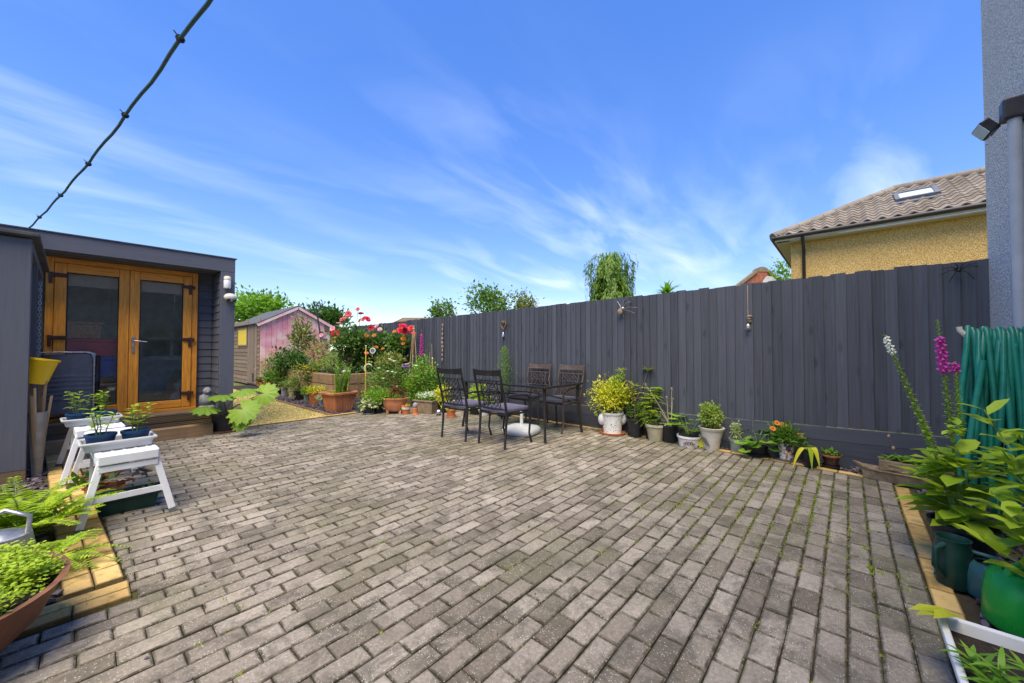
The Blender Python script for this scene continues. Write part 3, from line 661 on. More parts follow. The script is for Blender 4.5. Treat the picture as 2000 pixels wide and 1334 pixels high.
# oak door frame and two leaves
DX0, DX1, DZ0, DZ1 = -.41, 1.137, .37, 2.50
fr = MB().box(DX0, DX1, OB - .07, OB + .03, DZ0 - .045, DZ0 - .001).build('door_frame', 'oak_x', off, bevel=.006)
for a in (DX0, DX1 - .07): MB().box(a, a + .07, OB - .05, OB + .03, DZ0, DZ1).build('jamb', 'oak_z', fr, bevel=.006)
MB().box(DX0 + .071, DX1 - .071, OB - .05, OB + .03, DZ1 - .07, DZ1).build('frame_head', 'oak_x', fr, bevel=.006)
xm = (DX0 + DX1) / 2
for side, (a, b) in enumerate(((DX0 + .074, xm - .002), (xm + .002, DX1 - .074))):
    st = .105; z0, z1 = DZ0 + .004, DZ1 - .074
    lf = MB().box(a, a + st, OB - .068, OB + .005, z0, z1).box(b - st, b, OB - .068, OB + .005, z0, z1).build('door', 'oak_z', off, bevel=.008)
    lf['label'] = 'left glazed oak door leaf' if side == 0 else 'right glazed oak door leaf with lever handle'
    MB().box(a + st + .001, b - st - .001, OB - .066, OB + .004, z0, z0 + .115).build('bottom_rail', 'oak_x', lf, bevel=.008); MB().box(a + st + .001, b - st - .001, OB - .066, OB + .004, z1 - .115, z1).build('top_rail', 'oak_x', lf, bevel=.008)
    MB().box(a + st - .004, b - st + .004, OB - .030, OB - .024, z0 + .11, z1 - .11).build('pane', 'pane', lf)
    g_ = MB()
    for (c, d, e, f_) in ((a + st, a + st + .012, z0 + .115, z1 - .115), (b - st - .012, b - st, z0 + .115, z1 - .115)): g_.box(c, d, OB - .045, OB - .031, e, f_)
    g_.box(a + st + .012, b - st - .012, OB - .045, OB - .031, z0 + .115, z0 + .127).box(a + st + .012, b - st - .012, OB - .045, OB - .031, z1 - .127, z1 - .115); g_.build('glazing_gasket', 'black_plastic', lf)
    MB().box(a + st - .02, b - st + .02, OB + .02, OB + .03, z1 - .285, z1 - .07).build('blind', 'blind', off)
    cord = MB().tube([(b - st - .10, OB + .02, z1 - .28), (b - st - .10, OB + .02, z1 - (.78 if side == 0 else .48))], .004, 6).ball((b - st - .10, OB + .02, z1 - (.79 if side == 0 else .49)), .012, 8, 6).build('blind_cord', 'rope', off)
    hx = DX0 + .07 if side == 0 else DX1 - .07; sg = 1 if side == 0 else -1
    for hz in (DZ0 + .18, DZ0 + 1.02, DZ1 - .28):
        MB().box(hx - .045, hx - .012, OB - .092, OB - .05, hz - .075, hz + .075).box(hx - .03 if sg > 0 else hx - .12, hx + .12 if sg > 0 else hx + .03, OB - .094, OB - .068, hz + .015, hz + .065).build('hinge', 'hinge_brown', lf, bevel=.008)
hd = [c for c in off.children if c.name.startswith('door') and 'right' in c.get('label', '')][0]
MB().box(xm + .03, xm + .062, OB - .08, OB - .068, 1.22, 1.46).build('handle_plate', 'chrome', hd, bevel=.006); MB().tube([(xm + .046, OB - .075, 1.40), (xm + .046, OB - .12, 1.40), (xm + .07, OB - .13, 1.398), (xm + .19, OB - .13, 1.385)], .010, 8).build('handle', 'chrome', hd)
# deck, step
dk = thing('deck_step', 'ribbed brown decking edge in front of the office doors', 'deck', (0, 0, 0))
for i in range(4): MB().box(-1.2, 1.34, 7.44 + i * .102, 7.538 + i * .102, OF - .035, OF - .004 + rd(-.002, .002)).build('deck_board', 'deck', dk, bevel=.004)
for i, (a, b) in enumerate(((.205, .296), (.10, .2), (-.02, .096))):
    f_ = MB().box(-1.2, 1.33, 7.45 + .006 * i, 7.475 + .006 * i, a, b)
    for j in range(4): f_.box(-1.2, 1.33, 7.443 + .006 * i, 7.4505 + .006 * i, a + .008 + j * .023, a + .020 + j * .023)
    f_.build('riser_board', 'deck', dk)
tag(MB().box(-.42, 1.245, 7.13, 7.25, -.03, .165).build('railway_sleeper', 'sleeper', None, bevel=.012), 'short weathered timber sleeper forming the step below the deck', 'sleeper')
for (x, y, z) in ((.35, 7.438, .255), (.35 - 1.0, 7.441, .18)): MB().lathe([(.035, 0), (.035, .008)], 14, Matrix.Translation((x, y, z)) @ Matrix.Rotation(R(90), 4, 'X')).build('deck_light', 'chrome', dk)
# security light and sensor on the corner post
t_ = thing('door_sensor_light', 'small cream wall lamp high on the office corner post', 'lamp', (1.42, OV, 2.33))
MB().lathe([(.045, -.09), (.048, -.08), (.048, .03), (.04, .04)], 14, Matrix.Translation((0, -.045, 0))).build('body', 'white_plastic', t_); MB().lathe([(.047, .041), (.047, .085), (.03, .10)], 14, Matrix.Translation((0, -.045, 0))).build('amber_cap', 'beige_plastic', t_)
t_ = thing('motion_detector', 'white twin lens motion detector on the office corner post', 'detector', (1.46, OV, 2.10))
MB().ball((0, -.055, 0), .075, 14, 10, (1.15, .8, .85)).build('body', 'beige_plastic', t_)
for dx in (-.03, .045): MB().ball((dx, -.10, -.045), .026, 10, 8).build('lens', 'black_plastic', t_)
# things inside, seen through the glass
def boxthing(name, label, cat, mat, x0, x1, y0, y1, z0, z1, lid=None):
    t = thing(name, label, cat, ((x0 + x1) / 2, (y0 + y1) / 2, z0)); hx, hy, h = (x1 - x0) / 2, (y1 - y0) / 2, z1 - z0
    MB().add([(-hx * .93, -hy * .93, 0), (hx * .93, -hy * .93, 0), (hx * .93, hy * .93, 0), (-hx * .93, hy * .93, 0), (-hx, -hy, h * .84), (hx, -hy, h * .84), (hx, hy, h * .84), (-hx, hy, h * .84)],
             [(0, 3, 2, 1), (4, 5, 6, 7), (0, 1, 5, 4), (1, 2, 6, 5), (2, 3, 7, 6), (3, 0, 4, 7)]).build('body', mat, t, bevel=.012)
    MB().box(-hx - .015, hx + .015, -hy - .015, hy + .015, h * .845, h).build('lid', lid or mat, t, bevel=.01); return t
boxthing('plywood_crate', 'plain plywood box at the bottom of the stack behind the doors', 'crate', 'plywood', -.30, .33, 7.99, 8.45, OF, .87)
boxthing('storage_box', 'blue plastic storage box in the stack behind the left door', 'box', 'royal_plastic', -.32, .34, 7.99, 8.45, .872, 1.17)
boxthing('storage_box', 'red plastic storage box under the wicker hamper', 'box', 'red_plastic', -.34, .36, 7.98, 8.46, 1.172, 1.42)
t_ = boxthing('wicker_hamper', 'woven wicker hamper on top of the red box', 'hamper', 'wicker', -.22, .10, 7.99, 8.34, 1.422, 1.66)
for i in range(9): MB().box(-.155 + i * .036, -.145 + i * .036, -.178, -.17, .01, .19).build('stake', 'wicker', t_)
t_ = thing('timber_offcuts', 'bundle of boards leaning behind the right door', 'boards', (.82, 8.08, OF))
for i in range(4): MB().bar((-.12 + i * .035, .0 + i * .02, .0), (.14 + i * .035, .05 + i * .02, .62 - i * .04), .075, .014, (0, 1, 0)).build('board', 'offcut', t_)
for i, (x, z, r) in enumerate(((1.0, .0, .15), (1.03, .24, .13))):
    t_ = MB().ball((0, 0, r * .9), r, 14, 10, (1.1, .9, .95), .06).build('filled_sack', 'white_sack'); t_.location = (x, 8.12, OF + z); tag(t_, 'lower pale sack on the floor behind the right door' if i == 0 else 'upper white sack piled behind the right door', 'sack', 'sacks behind the door')

# ------------------------------------------------------------------ lean-to store beside the office
ls = thing('lean_to_store', 'dark painted lean-to store at the far left', 'store', (0, 0, 0))
LX = -.405; zt = lambda v: 2.40 - (v - 6.0) * .12
MB().box(-1.9, LX, 6.0, 6.035, .10, 2.36).build('front_panel', 'office_dark', ls, bevel=.004)
MB().box(-1.9, LX - .002, 6.002, 6.06, -.03, .098).build('base_beam', 'deck', ls)
MB().add([(-1.95, 5.94, 2.385), (LX + .05, 5.94, 2.385), (LX + .05, 7.345, 2.22), (-1.95, 7.345, 2.22), (-1.95, 5.94, 2.42), (LX + .05, 5.94, 2.42), (LX + .05, 7.345, 2.255), (-1.95, 7.345, 2.255)],
         [(0, 3, 2, 1), (4, 5, 6, 7), (0, 1, 5, 4), (1, 2, 6, 5), (2, 3, 7, 6), (3, 0, 4, 7)]).build('roof', 'felt', ls, bevel=.006)
for v in (6.037, 6.62, 7.25): MB().box(LX - .07, LX - .001, v, v + .07, 0, 2.36 - (v - 6) * .12 - .03).build('post', 'office_dark', ls)
MB().add([(LX - .05, 6.11, 2.26), (LX, 6.11, 2.26), (LX, 7.32, 2.12), (LX - .05, 7.32, 2.12), (LX - .05, 6.11, 2.35), (LX, 6.11, 2.35), (LX, 7.32, 2.20), (LX - .05, 7.32, 2.20)], [(0, 3, 2, 1), (4, 5, 6, 7), (0, 1, 5, 4), (1, 2, 6, 5), (2, 3, 7, 6), (3, 0, 4, 7)]).build('side_beam', 'office_dark', ls)
MB().box(-1.9, LX - .08, 7.30, 7.34, 0, 2.2).build('back_panel', 'office_dark', ls); MB().box(-1.9, LX - .075, 6.1, 7.3, .78, .80).build('shelf', 'deck', ls)
ch = MB()
for i in range(26):
    z = 2.0 - i * .035; a = i % 2; pts = [(LX + .02 + (0 if a else .010 * math.cos(t)), 6.66 + (.010 * math.cos(t) if a else 0), z + .024 * math.sin(t)) for t in np.linspace(0, 6.283, 9)[:-1]]
    ch.tube(pts, .0032, 5, True)
tag(ch.build('hanging_chain', 'galv'), 'thin metal chain hanging on the side of the lean-to store', 'chain')
bin_ = thing('offcut_bin', 'tall grey tapered bin packed with rough timber stakes', 'bin', (-.345, 6.13, -.02))
plain('bin_grey', (.30, .28, .25), .6, .25, 8, .2, 60, .002, dirt=(.16, .14, .12, .6)); MB().lathe([(.030, 0), (.032, .01), (.066, .64), (.07, .66), (.062, .66), (.056, .6)], 16, cap=False).build('body', 'bin_grey', bin_)
for i in range(9):
    a = rd(0, 6.28); r0, r1 = .008, rd(.04, .09); MB().bar((r0 * math.cos(a), r0 * math.sin(a), .05), (r1 * math.cos(a), r1 * math.sin(a), rd(.80, 1.06)), rd(.022, .04), rd(.014, .024)).build('stake', 'offcut', bin_)
t_ = thing('plastic_bucket', 'yellow plastic bucket resting on the timber stakes', 'bucket', (-.385, 6.17, .93)); t_.rotation_euler = (0, R(12), 0)
MB().lathe([(.088, 0), (.092, .006), (.118, .25), (.124, .255), (.112, .255), (.085, .02), (0, .02)], 24).build('body', 'yellow_plastic', t_); MB().lathe([(.119, .235), (.128, .238), (.128, .254), (.119, .258)], 24, cap=False).build('rim', 'yellow_plastic', t_)

# folded garden recliners on the deck
def recliner(loc, label, rz):
    t = thing('folded_recliner', label, 'recliner', loc, rz, 'folded recliners by the office doors')
    W, H = .50, .90; r = .012
    pts = [(-W / 2, 0, .02), (-W / 2, 0, H - .07), (-W / 2 + .02, 0, H - .02), (-W / 2 + .07, 0, H), (W / 2 - .07, 0, H), (W / 2 - .02, 0, H - .02), (W / 2, 0, H - .07), (W / 2, 0, .02)]
    MB().tube(pts, r, 10).build('frame', 'steel_tube', t)
    fab = MB(); ys = []
    for i in range(41):
        z = .10 + (H - .125) * i / 40; y = .012 - (.012 * abs(math.sin(i * 1.05)) if 8 < i < 26 else 0); ys.append((y - .014, z))
    vs_ = [(sx * (W / 2 - .014), y, z) for y, z in ys for sx in (-1, 1)]; fab.add(vs_, [(2 * i, 2 * i + 1, 2 * i + 3, 2 * i + 2) for i in range(40)], None, True); f_ = fab.build('sling', 'grey_fabric', t); m = f_.modifiers.new('Solid', 'SOLIDIFY'); m.thickness = .004
    for sx in (-1, 1):
        MB().tube([(sx * (W / 2 + .03), .03, .03), (sx * (W / 2 + .03), .05, .45), (sx * (W / 2 + .025), .03, .86)], .011, 8).build('leg', 'black_metal', t); MB().bar((sx * (W / 2 + .03), .02, .5), (sx * (W / 2 + .03), .06, .84), .035, .025).build('armrest', 'black_plastic', t)
    MB().tube([(-W / 2, .01, .06), (W / 2, .01, .06)], .010, 8).build('crossbar', 'black_metal', t)
recliner((-.22, 7.56, OF), 'front one of the folded grey sling recliners by the left door', R(2)); recliner((-.20, 7.64, OF), 'rear one of the folded grey sling recliners against the oak door', R(-1))

# stone figure by the door
t_ = thing('stone_bird', 'grey stone bird figure on the deck beside the oak door', 'statue', (1.23, 7.56, OF)); 
MB().lathe([(.10, 0), (.11, .02), (.10, .05), (.075, .06)], 14).build('plinth', 'stone_grey', t_, bevel=0); b_ = MB().ball((0, 0, .15), .085, 14, 10, (1, .95, 1.25), .05).ball((-.0, -.03, .285), .058, 12, 9, (1, 1, 1), .04).ball((0, -.085, .275), .022, 8, 6, (.8, 1.4, .8)); b_.build('body', 'stone_grey', t_)
for sx in (-1, 1): MB().ball((sx * .072, .01, .15), .055, 10, 8, (.45, .9, 1.35), .05).build('wing', 'stone_grey', t_)
MB().ball((0, .10, .09), .05, 10, 8, (.7, 1.3, .5), .05).build('tail', 'stone_grey', t_)

# overhead cable
P0 = Vector((-.523, OV + .02, OT + .02)); P1 = Vector((.27, 1.93, 2.63)); P2 = Vector((.62, -.96, 2.98))
t_ = thing('overhead_cable', 'sagging dark teal cable strung from the house to the office', 'cable', P0)
pts = []
for i in range(60):
    t = i / 59; p = P0.lerp(P1, t * 2) if t < .5 else P1.lerp(P2, t * 2 - 1); q = P0 * (1 - t) ** 2 + (P1 * 2 - (P0 + P2) * .5) * (2 * t * (1 - t)) + P2 * t * t
    w = .004 * math.sin(i * 1.3) ; pts.append(q + Vector((w, 0, -abs(w))) - P0)
MB().tube(pts, .0078, 8).build('cable_core', 'cable', t_); MB().tube([p + Vector((.004, 0, .014 + .006 * math.sin(i * .9))) for i, p in enumerate(pts)], .0035, 6).build('support_wire', 'black_metal', t_)
for i in range(4, 58, 6): MB().lathe([(.016, -.006), (.018, 0), (.016, .006)], 8, Matrix.Translation(pts[i]) @ Matrix.Rotation(R(90), 4, 'X')).bar(pts[i], pts[i] + Vector((-.022, 0, .024)), .004).build('cable_tie', 'black_plastic', t_)

# ------------------------------------------------------------------ raised bed of sleepers
rb = thing('raised_bed', 'long raised bed walled with weathered timber sleepers', 'raised bed', (0, 0, 0))
for r_ in range(3):
    z0, z1 = -.04 + r_ * .245, -.04 + r_ * .245 + .241
    for a, b in ((8.96 + .0, 10.6 + r_ * .4 - .4), (10.605 + r_ * .4 - .4, 12.55)): MB().box(3.75 + rd(-.012, .012), 3.87, a, b, z0, z1).build('sleeper', 'sleeper_y', rb, bevel=.012)
    cut = (4.55, 4.9, 4.6)[r_]
    for a, b in ((3.78, cut), (cut + .004, 5.46)): MB().box(a, b, 8.84 + rd(-.01, .01), 8.955, z0, z1).build('sleeper', 'sleeper', rb, bevel=.012)
MB().box(3.871, 5.46, 8.96, 12.5, .2, .64).build('soil', 'soil', rb)
MB().box(3.88, 5.0, 12.45, 12.55, -.04, .6).build('end_board', 'sleeper', rb)
tag(MB().box(3.135, 3.165, 7.56, 13.5, -.05, .012).build('timber_edging', 'sleeper_y'), 'thin timber strip dividing gravel path and slate bed', 'edging', kind='structure')
t_ = thing('compost_bay', 'low dark plank compost bay leaning beside the raised bed', 'compost bay', (4.0, 13.2, 0))
for i, (a, b) in enumerate((((-.35, -.4, .08), (1.0, -.5, .30)), ((-.35, -.4, .28), (1.0, -.5, .52)), ((-.4, -.42, .46), (1.0, -.5, .78)))): MB().bar(a, b, .16, .03, (0, 1, 0)).build('plank', 'shed_wood', t_)
# ------------------------------------------------------------------ weathered shed with mural gable
sx0, sx1, sy0, sy1, ez, rz_ = 3.94, 6.30, 15.3, 19.2, 2.24, 2.88
shed = thing('garden_shed', 'weathered timber shed with pink painted gable end', 'shed', (0, 0, 0))
xm = (sx0 + sx1) / 2
nbd = 14; wdt = (sx1 - sx0) / nbd
for i in range(nbd):
    a, b = sx0 + i * wdt, sx0 + (i + 1) * wdt - .008; h = lambda x: ez + (rz_ - ez) * (1 - abs(x - xm) / (xm - sx0)); y0, y1 = sy0 + rd(-.004, .004), sy0 + .03
    vs_ = [(a, y0, 0), (b, y0, 0), (b, y1, 0), (a, y1, 0), (a, y0, h(a)), (b, y0, h(b)), (b, y1, h(b)), (a, y1, h(a))]
    MB().add(vs_, [(0, 3, 2, 1), (4, 5, 6, 7), (0, 1, 5, 4), (1, 2, 6, 5), (2, 3, 7, 6), (3, 0, 4, 7)]).build('gable_board', 'mural', shed)
z = .0
while z < ez - .02:
    for a, b in ((sy0 + .03, 15.62), (16.80, sy1)):
        if a > 16 and 1.38 < z < 2.05: a = 18.25
        MB().add([(sx0 - .022, a, z), (sx0, a, z), (sx0, b, z), (sx0 - .022, b, z), (sx0 - .006, a, z + .155), (sx0, a, z + .155), (sx0, b, z + .155), (sx0 - .006, b, z + .155)], [(0, 3, 2, 1), (4, 5, 6, 7), (0, 1, 5, 4), (1, 2, 6, 5), (2, 3, 7, 6), (3, 0, 4, 7)]).build('weatherboard', 'shed_wood', shed)
    z += .148
MB().box(sx0 + .001, sx0 + .03, sy0 + .031, sy1, 0, ez - .01).build('side_wall', 'shed_wood', shed)
dr = MB().box(sx0 - .012, sx0, 15.63, 16.79, .05, ez - .06).build('door', 'shed_door', shed)
for i in range(5): MB().box(sx0 - .03, sx0 - .013, 15.635 + i * .231, 15.855 + i * .231, .05, ez - .07).build('plank', 'shed_door', dr)
MB().box(sx0 - .034, sx0 - .0305, 15.95, 16.12, .12, .42).build('cat_hole', 'black_plastic', dr)
wn_ = MB().box(sx0 - .05, sx0 - .02, 16.82, 16.90, 1.40, 2.12).box(sx0 - .05, sx0 - .02, 18.17, 18.25, 1.40, 2.12).box(sx0 - .05, sx0 - .02, 16.90, 18.17, 1.40, 1.46).box(sx0 - .05, sx0 - .02, 16.90, 18.17, 2.06, 2.12).build('window', 'shed_door', shed)
plain('yellow_blind', (.62, .45, .04), .7, .1); MB().box(sx0 - .03, sx0 - .025, 16.90, 18.17, 1.46, 2.06).build('pane', 'yellow_blind', wn_)
for sg in (-1, 1):
    a, b = (sx0 - .12 if sg < 0 else sx1 + .12), xm; ze = ez - .06
    vs_ = [(a, sy0 - .10, ze), (b, sy0 - .10, rz_ + .005), (b, sy1 + .1, rz_ + .005), (a, sy1 + .1, ze), (a, sy0 - .10, ze + .03), (b, sy0 - .10, rz_ + .035), (b, sy1 + .1, rz_ + .035), (a, sy1 + .1, ze + .03)]
    MB().add(vs_, [(0, 3, 2, 1), (4, 5, 6, 7), (0, 1, 5, 4), (1, 2, 6, 5), (2, 3, 7, 6), (3, 0, 4, 7)]).build('roof_slope', 'felt', shed)
    MB().bar((a, sy0 - .085, ze - .055), (b, sy0 - .085, rz_ - .05), .1, .02, (0, 1, 0)).build('bargeboard', 'mural', shed)
for (x, z) in ((5.95, 1.88), (6.15, 2.1), (5.75, 1.55), (6.1, 1.6)): MB().box(x - .07, x + .07, sy0 - .08, sy0 - .01, z - .1, z + .1).build('bird_box', 'shed_wood', shed)

# ------------------------------------------------------------------ neighbour's ochre house
nh = thing('ochre_house', 'ochre pebbledash house with grey tiled hip roof beyond the fence', 'house', (0, 0, 0))
NU, NV0, NZ = 15.0, 1.34, 4.72; EU, EV = NU - .38, NV0 + .38; DD = 2.9; RZ = 6.50
MB().box(NU, NU + 5.0, -9, NV0, -.07, NZ - .0).build('wall', 'dash_ochre', nh)
MB().box(EU + .05, NU, -9, EV - .05, NZ - .03, NZ).box(EU + .05, NU + 5.4, NV0, EV - .05, NZ - .031, NZ - .001).build('soffit', 'soffit_cream', nh)
MB().box(EU + .0, EU + .03, -9, EV, NZ - .0, NZ + .15).box(EU + .03, NU + 5.4, EV - .03, EV, NZ, NZ + .15).build('fascia', 'soffit_cream', nh)
MB().tube([(EU - .05, -9, NZ + .12), (EU - .05, EV + .06, NZ + .12)], .065, 8).tube([(EU - .05, EV + .06, NZ + .119), (NU + 5.4, EV + .06, NZ + .119)], .065, 8).build('gutter', 'gutter', nh)
MB().tube([(EU - .03, NV0 - .33, NZ + .06), (EU + .02, NV0 - .33, NZ - .05), (NU - .06, NV0 - .33, NZ - .28), (NU - .06, NV0 - .33, 0)], .045, 8).build('downpipe', 'gutter', nh)
e0, r0 = NZ + .13, RZ
A = (EU - .05, EV + .05, e0); B = (EU - .05, -9, e0); C_ = (EU + DD, -9, r0); Dd = (EU + DD, EV - DD, r0); E_ = (EU + 2 * DD, EV + .05, e0)
MB().add([A, B, C_, Dd, E_], [(0, 3, 2, 1), (0, 4, 3)]).build('roof_deck', 'roof_tile', nh)
sl = Vector((DD + .05, 0, r0 - e0)); SL = sl.length; sd = sl.normalized(); nrm = Vector((-sd.z, 0, sd.x)); TH, TW = .30, .30
tm = MB(); n = 7; prof = [(i / (n - 1) * TW - TW / 2, .045 * math.cos(i / (n - 1) * 2 * math.pi * 1.0) + .02) for i in range(n)]
vs_ = [(0, y, h + .022) for y, h in prof] + [(TH + .05, y, h - .004) for y, h in prof] + [(0, y, h - .01) for y, h in prof]
tm.add(vs_, [(i + 1, i, n + i, n + i + 1) for i in range(n - 1)] + [(i, i + 1, 2 * n + i + 1, 2 * n + i) for i in range(n - 1)], None, True)
ang = math.atan2(sl.z, sl.x); cand = []
for r_ in range(int(SL / TH) + 1):
    p = Vector(A) + sd * (r_ * TH); vmax = EV + .0 - (p.x - EU) - .05
    y = vmax - TW / 2 + .1; y = math.floor(y / TW) * TW
    while y > -4.6: cand.append((p.x, y, p.z)); y -= TW
cand.sort(key=lambda p: abs(p[1] - .0))
src = tm.build('tile', 'roof_tile', nh); rest = MB()
for i, p in enumerate(cand):
    q = Vector(p) + nrm * .03
    if i < 300:
        o = src if i == 0 else child_copy(src, nh); o.location = q; o.rotation_euler = (0, -ang, 0)
    else: rest.add(tm.v, tm.f, Matrix.Translation(q) @ Matrix.Rotation(-ang, 4, 'Y'), True)
if rest.v: tag(rest.build('tile_field', 'roof_tile', nh), kind='stuff')
hipv = Vector(Dd) - Vector(A); nh_n = int(hipv.length / .42)
for i in range(nh_n): a = Vector(A) + hipv * (i / nh_n); b = Vector(A) + hipv * ((i + 1.06) / nh_n); MB().tube([a + Vector((0, 0, .04)), b + Vector((0, 0, .05))], [.13, .115], 8).build('hip_tile', 'roof_tile', nh)
for i in range(10): MB().tube([(Dd[0], Dd[1] - i * .45 + .0, r0 + .05), (Dd[0], Dd[1] - (i + 1.05) * .45, r0 + .05)], [.13, .12], 8).build('ridge_tile', 'roof_tile', nh)
p = Vector((EU, -1.55, e0)) + sd * 1.45 + nrm * .1; Mw = Matrix.Translation(p) @ Matrix.Rotation(-ang, 4, 'Y')
def rw(x0, x1, y0, y1, z0, z1): return MB().box(x0, x1, y0, y1, z0, z1, Mw)
w_ = rw(0, .10, -.45, .45, -.03, .08); w_.box(.80, .9, -.45, .45, -.03, .081, Mw).box(.10, .80, -.45, -.35, -.03, .079, Mw).box(.10, .80, .35, .45, -.03, .079, Mw); sk = w_.build('roof_window', 'lead_grey', nh)
rw(.1, .8, -.35, .35, .03, .045).build('pane', 'lamp_glass', sk); rw(-.18, 0, -.5, .5, -.03, .0).build('flashing', 'lead_grey', sk)
# brick gable and distant roof
p = D(1489, 560, 30.0)
bg_ = thing('brick_gable', 'red brick gable with stone capped arch beyond the fence', 'building', (p.x, p.y, 0)); bg_.rotation_euler = (0, 0, -math.atan2(.7455, .6665))
zc = CAM_H + (683 - 528) / FPX * 30; hb = 2.6
pts = [(-hb, zc - 1.75), (-.45, zc - .1), (.45, zc - .1), (hb, zc - 1.75)]
MB().add([(x, 0, z) for x, z in [(-hb, 0)] + pts + [(hb, 0)]] + [(x, .4, z) for x, z in [(-hb, 0)] + pts + [(hb, 0)]], [(0, 5, 4, 3, 2, 1), (6, 7, 8, 9, 10, 11), (1, 2, 8, 7), (2, 3, 9, 8), (3, 4, 10, 9), (0, 1, 7, 6), (5, 11, 10, 4)]).build('wall', 'brick_red', bg_)
for a, b in ((0, 1), (2, 3)): MB().bar((pts[a][0], .1, pts[a][1] + .05), (pts[b][0], .1, pts[b][1] + .05), .18, .5, (0, 1, 0)).build('coping', 'stone_cap', bg_)
arch = [(.55 * math.cos(t), zc - .1 + .42 * math.sin(t)) for t in np.linspace(math.pi, 0, 11)]
n = len(arch); MB().add([(x, -.03, z) for x, z in arch] + [(x, .42, z) for x, z in arch], [tuple(range(n)), tuple(reversed(range(n, 2 * n)))] + [(i, n + i, n + i + 1, i + 1) for i in range(n - 1)]).build('arch_cap', 'stone_cap', bg_)
MB().tube([(.45 * math.cos(t), -.02, zc - 1.45 + .45 * math.sin(t)) for t in np.linspace(0, math.pi, 12)], .06, 6).build('window_arch', 'roof_brown', bg_)
p = D(790, 626, 42.0)
dh = thing('distant_bungalow', 'brown tiled bungalow roof just above the fence near the roses', 'house', (p.x, p.y, 0)); dh.rotation_euler = (0, 0, -math.atan2(.7455, .6665))
zr = CAM_H + (683 - 617) / FPX * 42; 
MB().add([(-1.6, 0, 0), (-1.6, 0, zr - .9), (-1.0, 2.5, zr), (-1.6, 5, zr - .9), (-1.6, 5, 0), (6, 0, 0), (6, 0, zr - .9), (6, 5, zr - .9), (6, 5, 0)], [(0, 4, 3, 1), (1, 3, 2), (0, 1, 6, 5), (4, 8, 7, 3)]).build('wall', 'brick_red', dh)
MB().add([(-1.75, -.25, zr - 1.0), (6.2, -.25, zr - 1.0), (6.2, 2.5, zr + .03), (-.95, 2.5, zr + .03), (-1.75, 5.25, zr - 1.0), (6.2, 5.25, zr - 1.0)], [(0, 1, 2, 3), (3, 2, 5, 4)]).build('roof', 'roof_brown', dh)
MB().bar((-1.8, -.28, zr - 1.0), (-.98, 2.5, zr + .02), .16, .05).build('bargeboard', 'white_paint', dh)
# ------------------------------------------------------------------ trees
def tree(name, label, x, ytop, ybot, wpx, dist, mat, leafL, n, group='trees beyond the fence', clumps=22, kind='dia', W=.6, up=.2, spread=.34, shell=.45):
    s_ = dist / FPX; top = CAM_H + (683 - ytop) * s_; low = CAM_H + (683 - ybot) * s_; p = D(x, 683, dist); r = wpx / 2 * s_
    t = thing(name, label, 'tree', (p.x, p.y, -.07), 0, group); c = (top + low) / 2; hz = (top - low) / 2
    tr = MB().tube(curve((0, 0, 0), (rd(-.2, .2), rd(-.2, .2), low + hz), 6, jit=.05), [.16, .14, .12, .10, .09, .07, .05], 8)
    for i in range(9): a = rd(0, 6.28); tr.tube(curve((0, 0, low * rd(.6, .95) + hz * rd(0, .4)), (r * .75 * math.cos(a), r * .75 * math.sin(a), c + hz * rd(-.4, .75)), 5, (0, 0, .1), .05), [.06, .05, .035, .025, .02, .012], 6)
    tr.build('trunk', 'bark', t)
    LB(kind).bush((0, 0, c), (r, r, hz), n, leafL, leafL * W, clumps, up, spread, shell).build('crown', mat, t); return t
tree('garden_tree', 'bright green leafy tree rising behind the office corner', 490, 568, 640, 130, 24, 'fresh', .26, 3800, clumps=26)
tree('garden_tree', 'spindly olive tree beside the telegraph pole behind the shed', 540, 588, 640, 54, 26, 'olive', .2, 700, clumps=12)
tree('garden_tree', 'dark rounded tree behind the pink shed roof', 634, 600, 668, 92, 30, 'dark', .3, 3600, clumps=30)
tree('garden_tree', 'dark low tree left of the shed ridge', 590, 606, 660, 50, 31, 'dark', .3, 1600, clumps=16)
tree('garden_tree', 'sparse young tree with dark twigs above the fence', 866, 578, 630, 56, 15, 'mid', .12, 900, clumps=18, spread=.3)
tree('garden_tree', 'airy light green tree at the middle of the fence top', 957, 552, 640, 104, 16, 'mid', .15, 1800, clumps=26, spread=.28)
tree('garden_tree', 'small bronze green tree beside the airy tree', 1028, 556, 640, 52, 16, 'olive', .11, 1500, clumps=18, spread=.3)
tree('garden_tree', 'small bright tree between brick gable and ochre house', 1534, 516, 590, 44, 17, 'fresh', .15, 900, clumps=14)
